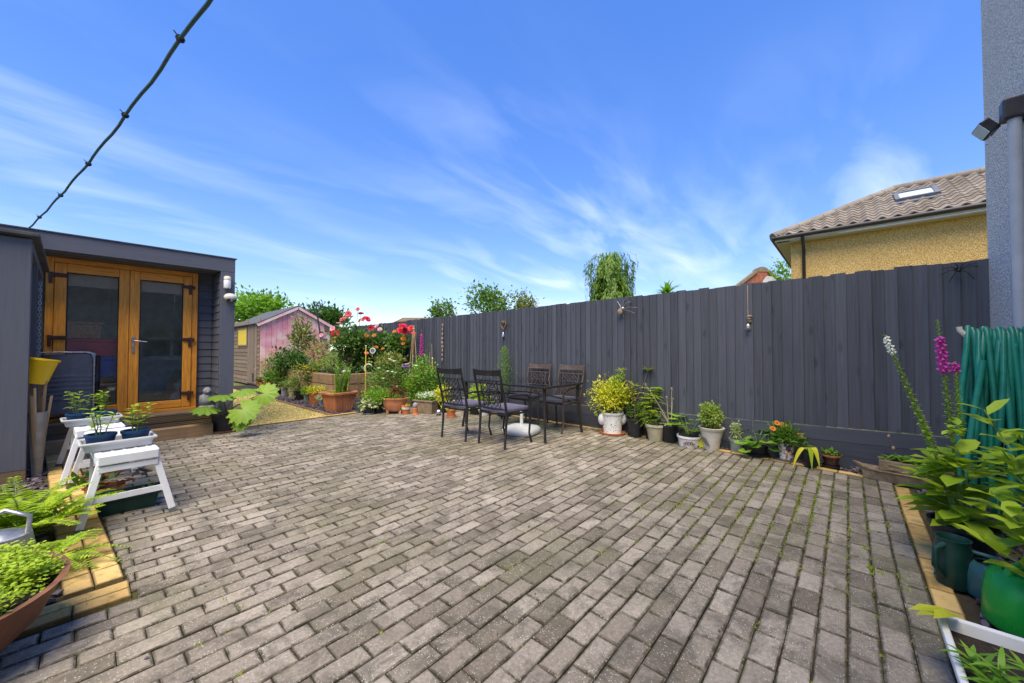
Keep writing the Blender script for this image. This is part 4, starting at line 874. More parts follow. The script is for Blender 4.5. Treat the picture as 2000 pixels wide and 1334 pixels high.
# weeping conifer
s_ = 13.0 / FPX; p = D(1193, 683, 13.0); t_ = thing('weeping_conifer', 'weeping conifer with drooping sprays above the fence', 'tree', (p.x, p.y, -.07), 0, 'trees beyond the fence')
top = CAM_H + (683 - 500) * s_ + .07; MB().tube([(0, 0, 0), (0, 0, top - .3)], [.12, .03], 8).build('trunk', 'bark', t_)
lb = LB('blade'); Rm = 68 * s_
for i in range(640):
    h = rd(.0, 1) ** 1.15; a = rd(0, 6.283); rr = Rm * (.42 + .70 * (1 - h)) * math.sqrt(rd(.12, 1.0)); zt_ = 1.4 + (top - 1.4) * h
    if h > .8: rr = Rm * rd(.05, .75); zt_ += rd(-.25, .12)
    px, py = rr * math.cos(a), rr * math.sin(a); tn = rd(.05, .95)
    for j in range(30):
        f_ = j / 30; q = Vector((px * (.25 + .75 * min(1, f_ * 2.6)), py * (.25 + .75 * min(1, f_ * 2.6)), zt_ + .18 * math.sin(min(1, f_ * 2.6) * 3.1) - max(0, f_ - .3) * .60))
        lb.add((q.x + rng.gauss(0, .035), q.y + rng.gauss(0, .035), q.z + rng.gauss(0, .03)), (px * .25 + rng.gauss(0, .2), py * .25 + rng.gauss(0, .2), -1.0 + rng.gauss(0, .3)), (px, py, .4), rd(.08, .17), rd(.025, .05), min(1, max(0, tn + rng.gauss(0, .15))))
lb.build('crown', 'conifer', t_)
p = D(1304, 683, 11.0); t_ = thing('palm_plant', 'spiky green palm top just above the fence', 'tree', (p.x, p.y, -.07)); top = CAM_H + (683 - 570) * 11 / FPX
MB().tube([(0, 0, 0), (0, 0, top)], [.09, .07], 8).build('trunk', 'bark', t_); lb = LB('blade')
for i in range(90): a = rd(0, 6.28); e = rd(-.1, 1.4); lb.add((0, 0, top + rd(-.1, .05)), (math.cos(a) * math.cos(e), math.sin(a) * math.cos(e), math.sin(e)), (0, 0, 1), rd(.35, .52), .05)
lb.build('crown', 'fresh', t_)
p = D(526, 683, 27); t_ = thing('telegraph_pole', 'bare wooden telegraph pole behind the garden shed', 'pole', (p.x, p.y, -.07)); zt_ = CAM_H + (683 - 568) * 27 / FPX
MB().tube([(0, 0, 0), (0, 0, zt_)], [.14, .11], 10).build('shaft', 'pole_wood', t_); MB().lathe([(.11, zt_), (.05, zt_ + .06), (0, zt_ + .065)], 10).build('cap', 'lead_grey', t_)
# far hedge line closing the view on the left
lb = LB('dia'); lb.bush((0, 0, 1.0), (9, 1.6, 1.6), 5200, .3, .2, 60, .2, .3, .3); t_ = lb.build('boundary_hedge', 'mid'); t_.location = (2.2, 24, 0); tag(t_, 'distant green hedge closing the garden behind the shed', 'hedge', kind='stuff')
# ------------------------------------------------------------------ garden table, chairs, parasol base
TX0, TX1, TY0, TY1, TZ = 4.10, 5.08, 3.06, 4.80, .765
tb = thing('garden_table', 'black metal patio table with clear glass top', 'table', ((TX0 + TX1) / 2, (TY0 + TY1) / 2, 0))
hx, hy = (TX1 - TX0) / 2, (TY1 - TY0) / 2
fr = MB(); w = .035
fr.box(-hx, hx, -hy, -hy + w, TZ - .03, TZ).box(-hx, hx, hy - w, hy, TZ - .03, TZ).box(-hx, -hx + w, -hy + w, hy - w, TZ - .03, TZ).box(hx - w, hx, -hy + w, hy - w, TZ - .03, TZ)
fr.build('frame', 'black_metal', tb, bevel=.008); MB().box(-hx + w - .006, hx - w + .006, -hy + w - .006, hy - w + .006, TZ - .008, TZ - .002).build('glass_top', 'table_glass', tb)
for sx in (-1, 1):
    for sy in (-1, 1):
        a = Vector((sx * (hx - .06), sy * (hy - .06), TZ - .03)); lg = MB(); pts = [a, a + Vector((sx * -.01, sy * -.01, -.25)), a + Vector((sx * .02, sy * .02, -.55)), Vector((sx * (hx - .02), sy * (hy - .02), 0))]
        lg.tube(pts, [.026, .022, .018, .020], 8); lg.build('leg', 'black_metal', tb)
for sx in (-1, 1): MB().tube(curve((sx * (hx - .08), -hy + .07, .46), (sx * (hx - .08), hy - .07, .46), 10, (-sx * .25, 0, .12)), .010, 8).build('stretcher', 'black_metal', tb)
MB().tube([(0, 0, TZ - .02), (0, 0, TZ + .004)], [.045, .045], 14).build('parasol_grommet', 'black_plastic', tb)

def make_chair(label, brown=False):
    t = thing('garden_chair', label, 'chair', (0, 0, 0), 0, 'patio chairs round the glass table'); bm_ = 'brown_metal' if brown else 'black_metal'
    W = .49; hw = W / 2                             # faces +X, rear legs at x=0
    def post(y): return [(0, y, 0), (.02, y, .22), (.035, y, .44), (.0, y, .62), (-.06, y, .84), (-.10, y, 1.02)]
    def xb(z): 
        q = post(0)
        for a, b in zip(q[:-1], q[1:]):
            if a[2] <= z <= b[2]: return a[0] + (b[0] - a[0]) * (z - a[2]) / (b[2] - a[2])
        return q[-1][0]
    for sy in (-1, 1): MB().tube(post(sy * hw), [.015, .016, .018, .016, .015, .014], 8).build('rear_leg', bm_, t)
    for sy in (-1, 1):
        MB().tube([(.47, sy * hw, .44), (.50, sy * hw, .30), (.48, sy * hw, .14), (.53, sy * hw, 0)], [.016, .014, .014, .016], 8).build('front_leg', bm_, t)
        MB().tube([(xb(.66) + .01, sy * hw, .66), (.12, sy * (hw + .015), .675), (.30, sy * (hw + .025), .67), (.42, sy * (hw + .02), .655), (.475, sy * hw, .61), (.485, sy * hw, .52), (.47, sy * hw, .44)], [.012, .015, .017, .017, .015, .014, .014], 8).build('armrest', bm_, t)
    MB().tube([(.03, -hw, .43), (.47, -hw, .43), (.47, hw, .43), (.03, hw, .43)], .014, 8, True).build('seat_frame', bm_, t)
    vs_, fs_ = [], []; n = 8                        # top rail, gently bowed
    for i in range(n + 1):
        y = -hw + W * i / n; bow = -.022 * (1 - (2 * i / n - 1) ** 2); h0 = .93; h1 = 1.005 + .012 * (abs(2 * i / n - 1)) ** 2
        for (dx, z) in ((-.01, h0), (.012, h0), (.012, h1), (-.01, h1)): vs_.append((xb(min(z, 1.01)) + dx + bow, y, z))
    for i in range(n):
        for j in range(4): fs_.append((4 * i + j, 4 * i + (j + 1) % 4, 4 * i + 4 + (j + 1) % 4, 4 * i + 4 + j))
    fs_ += [(3, 2, 1, 0), (4 * n, 4 * n + 1, 4 * n + 2, 4 * n + 3)]
    MB().add(vs_, fs_).build('top_rail', bm_, t, bevel=.004)
    for z in (.87, .50): MB().tube(curve((xb(z), -hw, z), (xb(z), hw, z), 6, (-.015, 0, 0)), .009, 8).build('back_rail', bm_, t)
    for y in (-.155, .155): MB().tube([(xb(z), y, z) for z in (.50, .62, .75, .87)], .0075, 6).build('back_bar', bm_, t)
    for r_ in range(3):                              # scroll pattern
        zc_ = .56 + r_ * .124
        for yc in (-.075, .075) if r_ % 1 == 0 else (0,):
            MB().tube([(xb(zc_) + .0, yc + .028 * math.cos(a), zc_ + .028 * math.sin(a)) for a in np.linspace(0, 6.283, 13)[:-1]], .0055, 6, True).build('scroll', bm_, t)
            o_ = MB()
            for a0 in (.785, 2.356): o_.tube([(xb(zc_ + .0), yc + .085 * math.cos(a) * math.cos(a0) - .03 * math.sin(a) * math.sin(a0), zc_ + .085 * math.cos(a) * math.sin(a0) + .03 * math.sin(a) * math.cos(a0)) for a in np.linspace(0, 6.283, 17)[:-1]], .005, 6, True)
            o_.build('scroll', bm_, t)
    cu = MB().box(.015, .50, -hw + .012, hw - .012, .445, .505).build('cushion', 'cushion', t, bevel=.022, seg=3)
    return t
c1 = make_chair('black scrollwork patio chair farthest left at the glass table'); c1.location = (3.44, 4.19, 0); c1.rotation_euler = (0, 0, R(3))
c2 = copy_tree(c1); c2.location = (3.53, 3.52, 0); c2.rotation_euler = (0, 0, R(-1)); c2['label'] = 'black scrollwork patio chair nearest the camera, back turned to us'
c3 = make_chair('brownish patio chair against the fence, behind the table centre', True); c3.location = (5.31, 4.16, 0); c3.rotation_euler = (0, 0, R(180))
c4 = copy_tree(c3); c4.location = (5.29, 3.47, 0); c4.rotation_euler = (0, 0, R(178)); c4['label'] = 'brownish patio chair against the fence, at the table\'s right end'
pb = thing('parasol_base', 'white plastic parasol base under the patio table', 'parasol base', (4.38, 3.72, 0), R(12))
n = 28
def sq(r, p=4): return [(r / (abs(math.cos(a)) ** p + abs(math.sin(a)) ** p) ** (1 / p) * math.cos(a), r / (abs(math.cos(a)) ** p + abs(math.sin(a)) ** p) ** (1 / p) * math.sin(a)) for a in np.linspace(0, 2 * math.pi, n + 1)[:-1]]
vs_, fs_ = [], []; lev = [(.23, 0), (.255, .025), (.255, .07), (.225, .105), (.12, .13), (.05, .135)]
for r, z in lev: vs_ += [(x, y, z) for x, y in sq(r)]
for j in range(len(lev) - 1): fs_ += [(j * n + i, j * n + (i + 1) % n, (j + 1) * n + (i + 1) % n, (j + 1) * n + i) for i in range(n)]
fs_ += [tuple(reversed(range(n))), tuple((len(lev) - 1) * n + i for i in range(n))]
MB().add(vs_, fs_, None, True).build('foot', 'white_plastic', pb); MB().tube([(0, 0, .12), (0, 0, .40)], .026, 14).build('socket_tube', 'white_plastic', pb); MB().tube([(.03, 0, .30), (.075, 0, .30)], .012, 8).build('clamp_knob', 'white_plastic', pb)

# ------------------------------------------------------------------ pots
def pot(t, rt, rb_, h, mat, rim=.012, rimh=.025, saucer=None, n=22, soil=True, prof=None, soilz=None):
    pr = prof or [(rb_, 0), (rb_ + (rt - rb_) * .5, h * .5), (rt, h - rimh), (rt + rim, h - rimh + .002), (rt + rim, h), (rt - .008, h), (rt - .012, h - .03)]
    z0 = .012 if saucer else 0
    p = MB().lathe([(r, z + z0) for r, z in pr], n, cap=True).build('pot', mat, t)
    if saucer: MB().lathe([(rb_ * 1.15, 0), (rb_ * 1.35, .004), (rb_ * 1.42, .034), (rb_ * 1.36, .034), (rb_ * 1.2, .011)], n).build('saucer', saucer, t)
    zs = (soilz or h - .022) + z0; rs = (pr[-1][0] - .001) if prof else rt - .011
    if soil: MB().lathe([(rs, zs - .01), (rs, zs), (0, zs + .008)], n).build('soil', 'soil', t)
    return zs
def spot(x, y, r=0.0):                       # a foot on the ground whose front edge shows at this pixel
    p = G(x, y); d = Vector((p.x, p.y, 0)).normalized(); return p + d * r
def sc(x, y): return depth(G(x, y)) / FPX
def ca(x): return math.cos(math.atan((x - 1000) / FPX))
def pp(name, label, x, y, wpx, hpx, mat, taper=.78, saucer=None, cat='potted plant', group=None, **k_):
    s_ = sc(x, y); rt = wpx * s_ * ca(x) / 2; h = hpx * s_; sp_ = spot(x, y, rt * taper)
    if sp_.x > 5.445 - rt and sp_.y < 7: sp_.x = 5.445 - rt
    t = thing(name, label, cat, sp_, 0, group)
    return t, pot(t, rt, rt * taper, h, mat, saucer=saucer, rim=min(.012, rt * .08), rimh=min(.03, h * .18), **k_), rt, s_
def stems(t, pts_list, mat='greenstem', r=.004, name='stem'):
    mb = MB(); o = None
    for pts in pts_list:
        mb.tube(pts, [r * (1 - .5 * i / (len(pts) - 1)) for i in range(len(pts))], 6)
        if len(pts_list) <= 10: o = mb.build(name, mat, t); mb = MB()
    if mb.v: o = tag(mb.build(name, mat, t), kind='stuff')
    return o
def leafy(t, z0, h, rad, n_st, mat, L, W, per=8, kind='oval', lean=.5, stem='greenstem', sr=.004, droop=.2, top=False):
    sl, lb = [], LB(kind)
    for i in range(n_st):
        a = rd(0, 6.283); q = rd(.25, 1) * lean; hh = h * rd(.65, 1.0); e = Vector((rad * q * math.cos(a), rad * q * math.sin(a), z0 + hh)); b = Vector((rad * .2 * math.cos(a), rad * .2 * math.sin(a), z0 - .01))
        pts = curve(b, e, 7, (0, 0, .06 * hh), .006); sl.append(pts)
        for j in range(per):
            f_ = .25 + .75 * (j + rng.random()) / per if not top else .8 + .2 * rng.random(); p = Vector(b).lerp(e, f_) + Vector((0, 0, .06 * hh * 4 * f_ * (1 - f_))); c = j * 2.4 + i; d = Vector((math.cos(c), math.sin(c), rd(-droop, .5))); lb.add(p, d, (d.x * -.3, d.y * -.3, 1), L * rd(.6, 1.2), W * rd(.7, 1.1))
    stems(t, sl, stem, sr); lb.build('foliage', mat, t)
def mound(t, c, rad, n_, mat, L, W, kind='dia', clumps=14, up=.3, spread=.34, shell=.5, name='foliage'):
    return LB(kind).bush(c, rad, n_, L, W, clumps, up, spread, shell).build(name, mat, t)
def flower(t, p, r, mat, petals=7, layers=1, up=(0, 0, 1), name='flower', eye=None):
    lb = LB('petal'); u = Vector(up).normalized(); x = u.orthogonal().normalized(); y = u.cross(x)
    for l_ in range(layers):
        e = .15 + l_ * (1.25 / max(1, layers)); m = max(3, petals - l_)
        for i in range(m): a = 6.283 * i / m + l_ * .5 + rd(-.15, .15); d = (x * math.cos(a) + y * math.sin(a)) * math.cos(e) + u * math.sin(e); lb.add(p, d, u * math.cos(e) - (x * math.cos(a) + y * math.sin(a)) * math.sin(e), r * (1 - .13 * l_) * rd(.85, 1.1), r * .85 * (1 - .12 * l_))
    o = lb.build(name, mat, t)
    if eye: MB().ball(Vector(p) + u * r * .12, r * .25, 8, 6).build('flower_eye', eye, t)
    return o
def grassy(t, c, rad, n_, mat, L, W, lean=.45, name='foliage'):
    lb = LB('blade')
    for _ in range(n_): a = rd(0, 6.283); q = rad * math.sqrt(rng.random()); lb.add((c[0] + q * math.cos(a), c[1] + q * math.sin(a), c[2]), (math.cos(a) * lean * rd(.2, 1.4), math.sin(a) * lean * rd(.2, 1.4), 1), (math.cos(a), math.sin(a), .2), L * rd(.5, 1.15), W)
    return lb.build(name, mat, t)
def spray(lb, base, d, L, n=12, pl=.06, pw=.018, arch=.35, dens=1):
    d = Vector(d).normalized(); side = d.cross(Vector((0, 0, 1))).normalized(); pts = []
    for i in range(n + 1):
        f_ = i / n; p = Vector(base) + d * L * f_ + Vector((0, 0, -arch * L * f_ * f_)); pts.append(p)
        if i > 1:
            k_ = math.sin(min(1, f_ * 1.25 + .12) * math.pi * .92) if f_ < .98 else .2; q = pl * max(.18, k_ if f_ > .35 else .75 + .25 * f_); t_n = rng.random()
            for sg in (-1, 1): lb.add(p, side * sg + d * .35 + Vector((0, 0, rd(-.25, .05))), (0, 0, 1), q * rd(.9, 1.1), pw, t_n)
    return pts

leafmat('ball_leaf', (.16, .30, .03), (.42, .50, .12))
FG = 'pots standing in a row along the fence'
# 1 blue and white jar with golden shrub
t, z, r, s_ = pp('potted_shrub', 'golden leaved shrub in blue and white patterned jar with terracotta saucer', 1196, 851, 42, 42, 'blue_white', .86, 'terracotta_orange', group=FG)
for sg in (-1, 1): MB().ball((sg * r * 1.02 * RT.x, sg * r * 1.02 * RT.y, z * .72), r * .38, 10, 8, (1, 1, 1.5), .05).build('handle', 'white_plastic', t)
MB().tube([(-.03, 0, z), (-.05, 0, z + .12), (-.02, 0, z + .25)], [.012, .010, .008], 7).build('stem', 'twig', t)
mound(t, (0, 0, z + .25), (.32, .32, .26), 2200, 'gold', .05, .024, clumps=34, shell=.35); mound(t, (.10 * RT.x, .10 * RT.y, z + .46), (.12, .12, .16), 330, 'lime', .05, .024, clumps=6, name='foliage')
# 2 fine leaved seedling
t, z, r, s_ = pp('potted_plant', 'fine leaved green seedling in small black pot on a tray', 1248, 849, 22, 24, 'black_plastic', .8, 'black_plastic', group=FG); leafy(t, z, .42, .24, 7, 'fresh', .085, .018, 20, 'dia', .8)
# 3 rhododendron-like tall
t, z, r, s_ = pp('potted_plant', 'tall leggy plant with whorled leaf tips in black pot', 1262, 846, 30, 34, 'black_plastic', .8, group=FG)
tips = [Vector((.0, .0, z)) + RT * a + Vector((0, 0, b)) for a, b in ((-.20, .72), (.20, .74), (-.02, .50), (-.14, .44))]; stems(t, [curve((0, 0, z), (0, 0, z + .28), 3)] + [curve((0, 0, z + .27), q, 5, (0, 0, -.03), .008) for q in tips], 'twig', .007)
lb = LB('oval')
for q in tips:
    for i in range(9): a = i * .7 + rd(-.2, .2); lb.add(q - Vector((0, 0, rd(0, .04))), (math.cos(a), math.sin(a), rd(.0, .9)), (0, 0, 1), rd(.09, .15), .042)
lb.build('foliage', 'olive', t)
# 4 ferny
t, z, r, s_ = pp('potted_plant', 'feathery bright green plant in black pot beside the buff pot', 1281, 855, 26, 30, 'black_plastic', .82, group=FG); lb = LB('dia'); st = []
for i in range(56): a = rd(0, 6.283); h = rd(.05, .52); b = Vector((0, 0, z + h)); spray(lb, b, (math.cos(a), math.sin(a), rd(.1, .7)), rd(.16, .32), 12, .06, .019, .5)
stems(t, [curve((0, 0, z), (rd(-.04, .04), rd(-.04, .04), z + .44), 4, jit=.01) for _ in range(3)], 'twig', .005); lb.build('foliage', 'lime', t)
# 5 buff pot
t, z, r, s_ = pp('potted_plant', 'blue green feathery plant in buff glazed pot', 1300, 853, 38, 30, 'buff_pot', .7, group=FG); lb = LB('dia')
for i in range(14): a = rd(0, 6.283); spray(lb, (0, 0, z + rd(0, .15)), (math.cos(a), math.sin(a), rd(.2, .9)), rd(.14, .24), 9, .045, .014, .5)
lb.build('foliage', 'blueleaf', t)
# 6 small terracotta
t, z, r, s_ = pp('flower_pot', 'small orange terracotta pot on black dish, nearly bare', 1311, 861, 21, 22, 'terracotta_orange', .76, 'black_plastic', 'pot', FG); grassy(t, (0, 0, z), .02, 5, 'straw', .05, .003)
# 7 dry stems
t, z, r, s_ = pp('potted_plant', 'dry seed heads on pale leaning stems in black pot', 1338, 850, 30, 30, 'black_plastic', .8, group=FG)
heads = [RT * a + Vector((0, 0, z + b)) for a, b in ((-.33, .58), (.03, .52), (-.04, .40), (-.13, .20), (-.09, .18), (.04, .38))]; stems(t, [curve((rd(-.03, .03), rd(-.03, .03), z), q, 6, (0, 0, .02)) for q in heads], 'drystem', .006); lb = LB('dia')
for q in heads:
    for i in range(30): d = Vector((rng.gauss(0, 1), rng.gauss(0, 1), rng.gauss(.3, 1))); lb.add(q, d, (0, 0, 1), rd(.012, .03), .012)
lb.build('seed_head', 'seedhead', t)
# 8 white band bowl
t, z, r, s_ = pp('potted_plant', 'palmate leaved plant in black pot set in white bowl with brown emblem', 1353, 870, 46, 20, 'white_plastic', .86, group=FG); MB().lathe([(r * .8, z - .02), (r * .86, z + .05), (r * .8, z + .05), (r * .75, z + .03)], 20).build('inner_pot', 'black_plastic', t)
Fd = -Vector((t.location.x, t.location.y, 0)).normalized(); Sd = Vector((-Fd.y, Fd.x, 0)); em = MB(); plain('brown_print', (.20, .05, .02), .5); c0 = Vector((0, 0, z * .5)) + Fd * (r * .965)
for (a, b) in ((0, 0), (.03, 0), (-.03, 0)): em.tube([c0 + Sd * (a + .012 * math.cos(q)) + Vector((0, 0, .022 * math.sin(q))) for q in np.linspace(0, 6.283, 11)[:-1]], .004, 5, True)
for sg in (-1, 1): em.bar(c0 + Sd * (sg * .045), c0 + Sd * (sg * .075), .03, .006)
em.build('emblem', 'brown_print', t); lb = LB('lobed'); sl = []
for i in range(13): a = rd(0, 6.283); q = rd(.06, .2); e = Vector((q * math.cos(a), q * math.sin(a), z + rd(.06, .27))); sl.append(curve((0, 0, z), e, 4, (0, 0, .02))); lb.add(e, (math.cos(a), math.sin(a), rd(-.3, .3)), (0, 0, 1), rd(.13, .19), .15)
stems(t, sl, 'greenstem', .004); lb.build('foliage', 'fresh', t); lb = LB('lobed'); q = Sd * -.0 + Fd * .14 - Sd * .2 + Vector((0, 0, z - .02)) if False else Fd * .12 + RT * .2 + Vector((0, 0, z + .02)); stems(t, [curve((0, 0, z + .02), q, 6, (0, 0, .10))], 'greenstem', .005, 'leaf_stalk')
for a in (-.5, 0, .5): lb.add(q, (RT * a + Fd * .3 + Vector((0, 0, -1))), Fd, .16, .10)
lb.build('yellow_leaf', 'gold', t)
# 9 cream jar
t, z, r, s_ = pp('potted_shrub', 'round clipped green shrub in cream glazed jar', 1398, 874, 47, 42, 'cream_glaze', .6, group=FG, prof=None); mound(t, (0, 0, z + .17), (.15, .15, .19), 2000, 'ball_leaf', .032, .02, clumps=40, shell=.35, spread=.24); MB().tube([(0, 0, z - .02), (0, 0, z + .12)], .008, 7).build('stem', 'twig', t)
MB().lathe([(r * .98, z - .006), (r * 1.10, z + .002), (r * 1.12, z + .018), (r * 1.0, z + .022)], 24, cap=False).build('rim', 'buff_pot', t); plain('pot_motif', (.06, .055, .06), .5); Fd = -Vector((t.location.x, t.location.y, 0)).normalized(); Sd = Vector((-Fd.y, Fd.x, 0))
mo = MB()
for i in range(5): mo.tube([Fd * (r * (.93 + .03 * j)) * (.86 if i < 2 else .88) + Sd * (-.02 - .015 * j - .012 * i) + Vector((0, 0, .05 + .035 * j + .006 * i)) for j in range(4)], .003, 5)
mo.build('painted_motif', 'pot_motif', t)
# 10 tin pot
t, z, r, s_ = pp('potted_plant', 'tiny variegated plant in grey green metal pot', 1439, 884, 28, 26, 'tin', .78, group=FG); mound(t, (0, 0, z + .10), (.06, .06, .12), 420, 'variegated', .028, .018, clumps=14, shell=.3)
# 11 geranium
t, z, r, s_ = pp('potted_plant', 'rounded geranium leaves spilling from black pot with dish', 1482, 892, 40, 24, 'black_plastic', .84, 'black_plastic', group=FG); lb = LB('lobed'); sl = []
for i in range(34): a = rd(0, 6.283); q = rd(.03, .22); e = Vector((q * math.cos(a), q * math.sin(a), z + rd(.02, .20) - q * .3)); sl.append(curve((0, 0, z - .01), e, 4, (0, 0, .02))); lb.add(e, (math.cos(a), math.sin(a), rd(-.5, .2)), (math.cos(a) * .5, math.sin(a) * .5, 1), rd(.09, .15), .14)
stems(t, sl, 'greenstem', .003); lb.build('foliage', 'fresh', t)
# 12 gazania
t, z, r, s_ = pp('potted_flower', 'orange and yellow daisies in flower printed pot', 1536, 903, 34, 34, 'floral_print', .82, 'grey_plastic', group=FG); mound(t, (0, 0, z + .10), (.15, .15, .14), 420, 'mid', .07, .016, 'blade', 12, .7)
for a, b, m in ((-.10, .24, 'p_orange'), (-.03, .22, 'p_orange'), (-.05, .14, 'p_yellow'), (.02, .145, 'p_yellow'), (.16, .10, 'p_orange'), (-.15, .18, 'p_orange')): q = RT * a + Vector((0, 0, z + b)); flower(t, q, .034, m, 9, 1, (-.6, -.4, .6), eye='brown_print'); stems(t, [curve((RT * a * .3) + Vector((0, 0, z)), q, 4)], 'greenstem', .003)
# strap leaves and square pot
t = thing('potted_plant', 'black square pot with long striped strap leaves folding to the paving', 'potted plant', spot(1581, 914, .06), R(20), FG); s_ = sc(1581, 914); MB().add([(-.05, -.05, 0), (.05, -.05, 0), (.05, .05, 0), (-.05, .05, 0), (-.065, -.065, .19), (.065, -.065, .19), (.065, .065, .19), (-.065, .065, .19), (-.055, -.055, .17), (.055, -.055, .17), (.055, .055, .17), (-.055, .055, .17)], [(0, 3, 2, 1), (0, 1, 5, 4), (1, 2, 6, 5), (2, 3, 7, 6), (3, 0, 4, 7), (4, 5, 9, 8), (5, 6, 10, 9), (6, 7, 11, 10), (7, 4, 8, 11), (8, 9, 10, 11)]).build('pot', 'black_plastic', t, bevel=.004)
for i, (a, L, dn) in enumerate(((-.30, .34, .02), (-.10, .30, .0), (-.02, .27, .03))):
    M = Matrix.Rotation(-R(20), 3, 'Z'); e = M @ (RT * a - FW * .16 + Vector((0, 0, dn + .012))); pk = M @ (RT * a * .4 - FW * .07) + Vector((0, 0, .25)); b = Vector((0, 0, .17)); vs_ = []
    for j in range(11): f_ = j / 10; p = b * (1 - f_) ** 2 + pk * 2 * f_ * (1 - f_) * 1.25 + e * f_ * f_; wv = .032 * math.sin(math.pi * min(1, .25 + f_ * .72)); sd_ = M @ RT; vs_ += [p - sd_ * wv + Vector((0, 0, .006)), p, p + sd_ * wv + Vector((0, 0, .006))]
    fs_ = [(3 * j + c, 3 * j + c + 1, 3 * j + c + 4, 3 * j + c + 3) for j in range(10) for c in (0, 1)]; o = MB().add(vs_, fs_, None, True, rd(.3, .9)).build('leaf', 'lime' if i % 2 else 'gold', t, attrs=True)
# 13 brown bowl
t, z, r, s_ = pp('potted_plant', 'little sprout in dark brown glazed bowl', 1623, 916, 38, 26, 'brown_glaze', .68, 'black_plastic', group=FG); mound(t, (0, 0, z + .03), (.06, .06, .03), 60, 'fresh', .04, .02, 'oval', 6); MB().lathe([(r * .99, z - .012), (r * 1.1, z - .004), (r * 1.1, z + .012), (r * .99, z + .014)], 22, cap=False).build('rim', 'terracotta', t)
# 14 narrowboat planter
p0 = G(1650, 898); p1 = G(1822, 945); ax = Vector((-.10, -1, 0)).normalized(); t = thing('boat_planter', 'weathered stone narrowboat planter filled with hostas', 'planter', (5.20, -.02, 0), math.atan2(ax.y, ax.x)); L = .88
def hull(w, zb, ztp, x0, x1, bow=.2):
    vs_ = []; st = [(x0, .02, ztp + .045), (x0 + bow * .35, .5, ztp + .015), (x0 + bow, .95, ztp), ((x0 + x1) / 2, 1, ztp), (x1 - .08, 1, ztp), (x1, .8, ztp + .01)]
    for x, f_, zt_ in st: vs_ += [(x + (.10 if x == x0 else 0), -w * f_ * .8, zb), (x, -w * f_, zt_), (x, w * f_, zt_), (x + (.10 if x == x0 else 0), w * f_ * .8, zb)]
    fs_ = []
    for i in range(len(st) - 1):
        for j in range(4): fs_.append((4 * i + j, 4 * i + (j + 1) % 4, 4 * i + 4 + (j + 1) % 4, 4 * i + 4 + j))
    return vs_, fs_ + [(3, 2, 1, 0), (4 * 5, 4 * 5 + 1, 4 * 5 + 2, 4 * 5 + 3)]
MB().add(*hull(.105, 0, .105, 0, L)).build('hull', 'concrete_brown', t, bevel=.008); MB().add(*hull(.112, .082, .098, -.01, L + .01)).build('gunwale', 'concrete_brown', t)
MB().box(.19, .80, -.082, .082, .105, .205).build('cabin', 'concrete_brown', t, bevel=.008)
for i in range(4):
    for sy in (-1, 1): w_ = MB(); x = .25 + i * .14; w_.box(x, x + .09, sy * .083 - .006, sy * .083 + .006, .168, .178).box(x, x + .09, sy * .083 - .006, sy * .083 + .006, .125, .135).box(x, x + .01, sy * .083 - .006, sy * .083 + .006, .135, .168).box(x + .08, x + .09, sy * .083 - .006, sy * .083 + .006, .135, .168); w_.build('window', 'concrete_brown', t)
lb = LB('oval')
for i in range(60): a = rd(0, 6.283); lb.add((rd(.22, .76), rd(-.05, .05), .205), (math.cos(a), math.sin(a), rd(.15, .9)), (0, 0, 1), rd(.07, .12), .045)
lb.build('foliage', 'fresh', t); stems(t, [curve((.32, 0, .2), (.26, 0, .43), 5, (0, .01, 0))], 'twig', .004, 'flower_stalk'); MB().ball((.26, 0, .43), .012, 8, 6, (1, 1, 1.6)).ball((.29, 0, .32), .014, 8, 6, (1, 1, 1.5)).build('bud', 'seedhead', t)

# ------------------------------------------------------------------ foxglove, cans, hose by the house wall
def foxglove_spike(t, base, tip, h0, mat, nb_=22, r=.016, bells=True, ftop=.72, flow=.30):
    pts = curve(base, tip, 8, (0, 0, .03)); stems(t, [pts], 'greenstem', .008); lbf, lbg = MB(), LB('oval'); tipv = Vector(tip); basev = Vector(base); axv = (tipv - basev).normalized(); a_ = 0
    L = (tipv - basev).length
    for i in range(84):
        f_ = h0 + (1 - h0) * i / 84; p = basev.lerp(tipv, f_) + Vector((0, 0, .03 * 4 * f_ * (1 - f_))); a_ += 2.4; x = axv.orthogonal().normalized(); y = axv.cross(x); o = x * math.cos(a_) + y * math.sin(a_)
        k_ = (f_ - h0) / (1 - h0)
        if bells and flow < k_ < ftop:
            d = (o * .9 - Vector((0, 0, .75))).normalized(); q = d.to_track_quat('Z', 'Y').to_matrix().to_4x4(); sz = r * (1.25 - .55 * k_)
            lbf.lathe([(.25 * sz, 0), (.55 * sz, sz * .5), (.62 * sz, sz * 1.6), (.95 * sz, sz * 2.3)], 9, Matrix.Translation(p) @ q, cap=False, tone=rng.random())
        else:
            sz = .013 * (1.2 - .7 * k_); lbg.add(p, o + Vector((0, 0, .1)), (0, 0, 1), sz * 2.2, sz * 1.4); lbg.add(p, o * .8 + Vector((0, 0, -.4)), o, sz * 1.8, sz * 1.3)
    if lbf.v: lbf.build('flower_spike', mat, t, attrs=True)
    lbg.build('foliage', 'lime', t)  # these are the seed pods along the spike, not leaves
t = thing('potted_foxglove', 'tall foxgloves in a large black pot by the house wall', 'potted plant', (3.36, -.475, 0)); zs = pot(t, .135, .10, .275, 'black_plastic', rim=.008)
dirf = lambda x, y, dp: D(x, y, dp) - Vector(t.location)
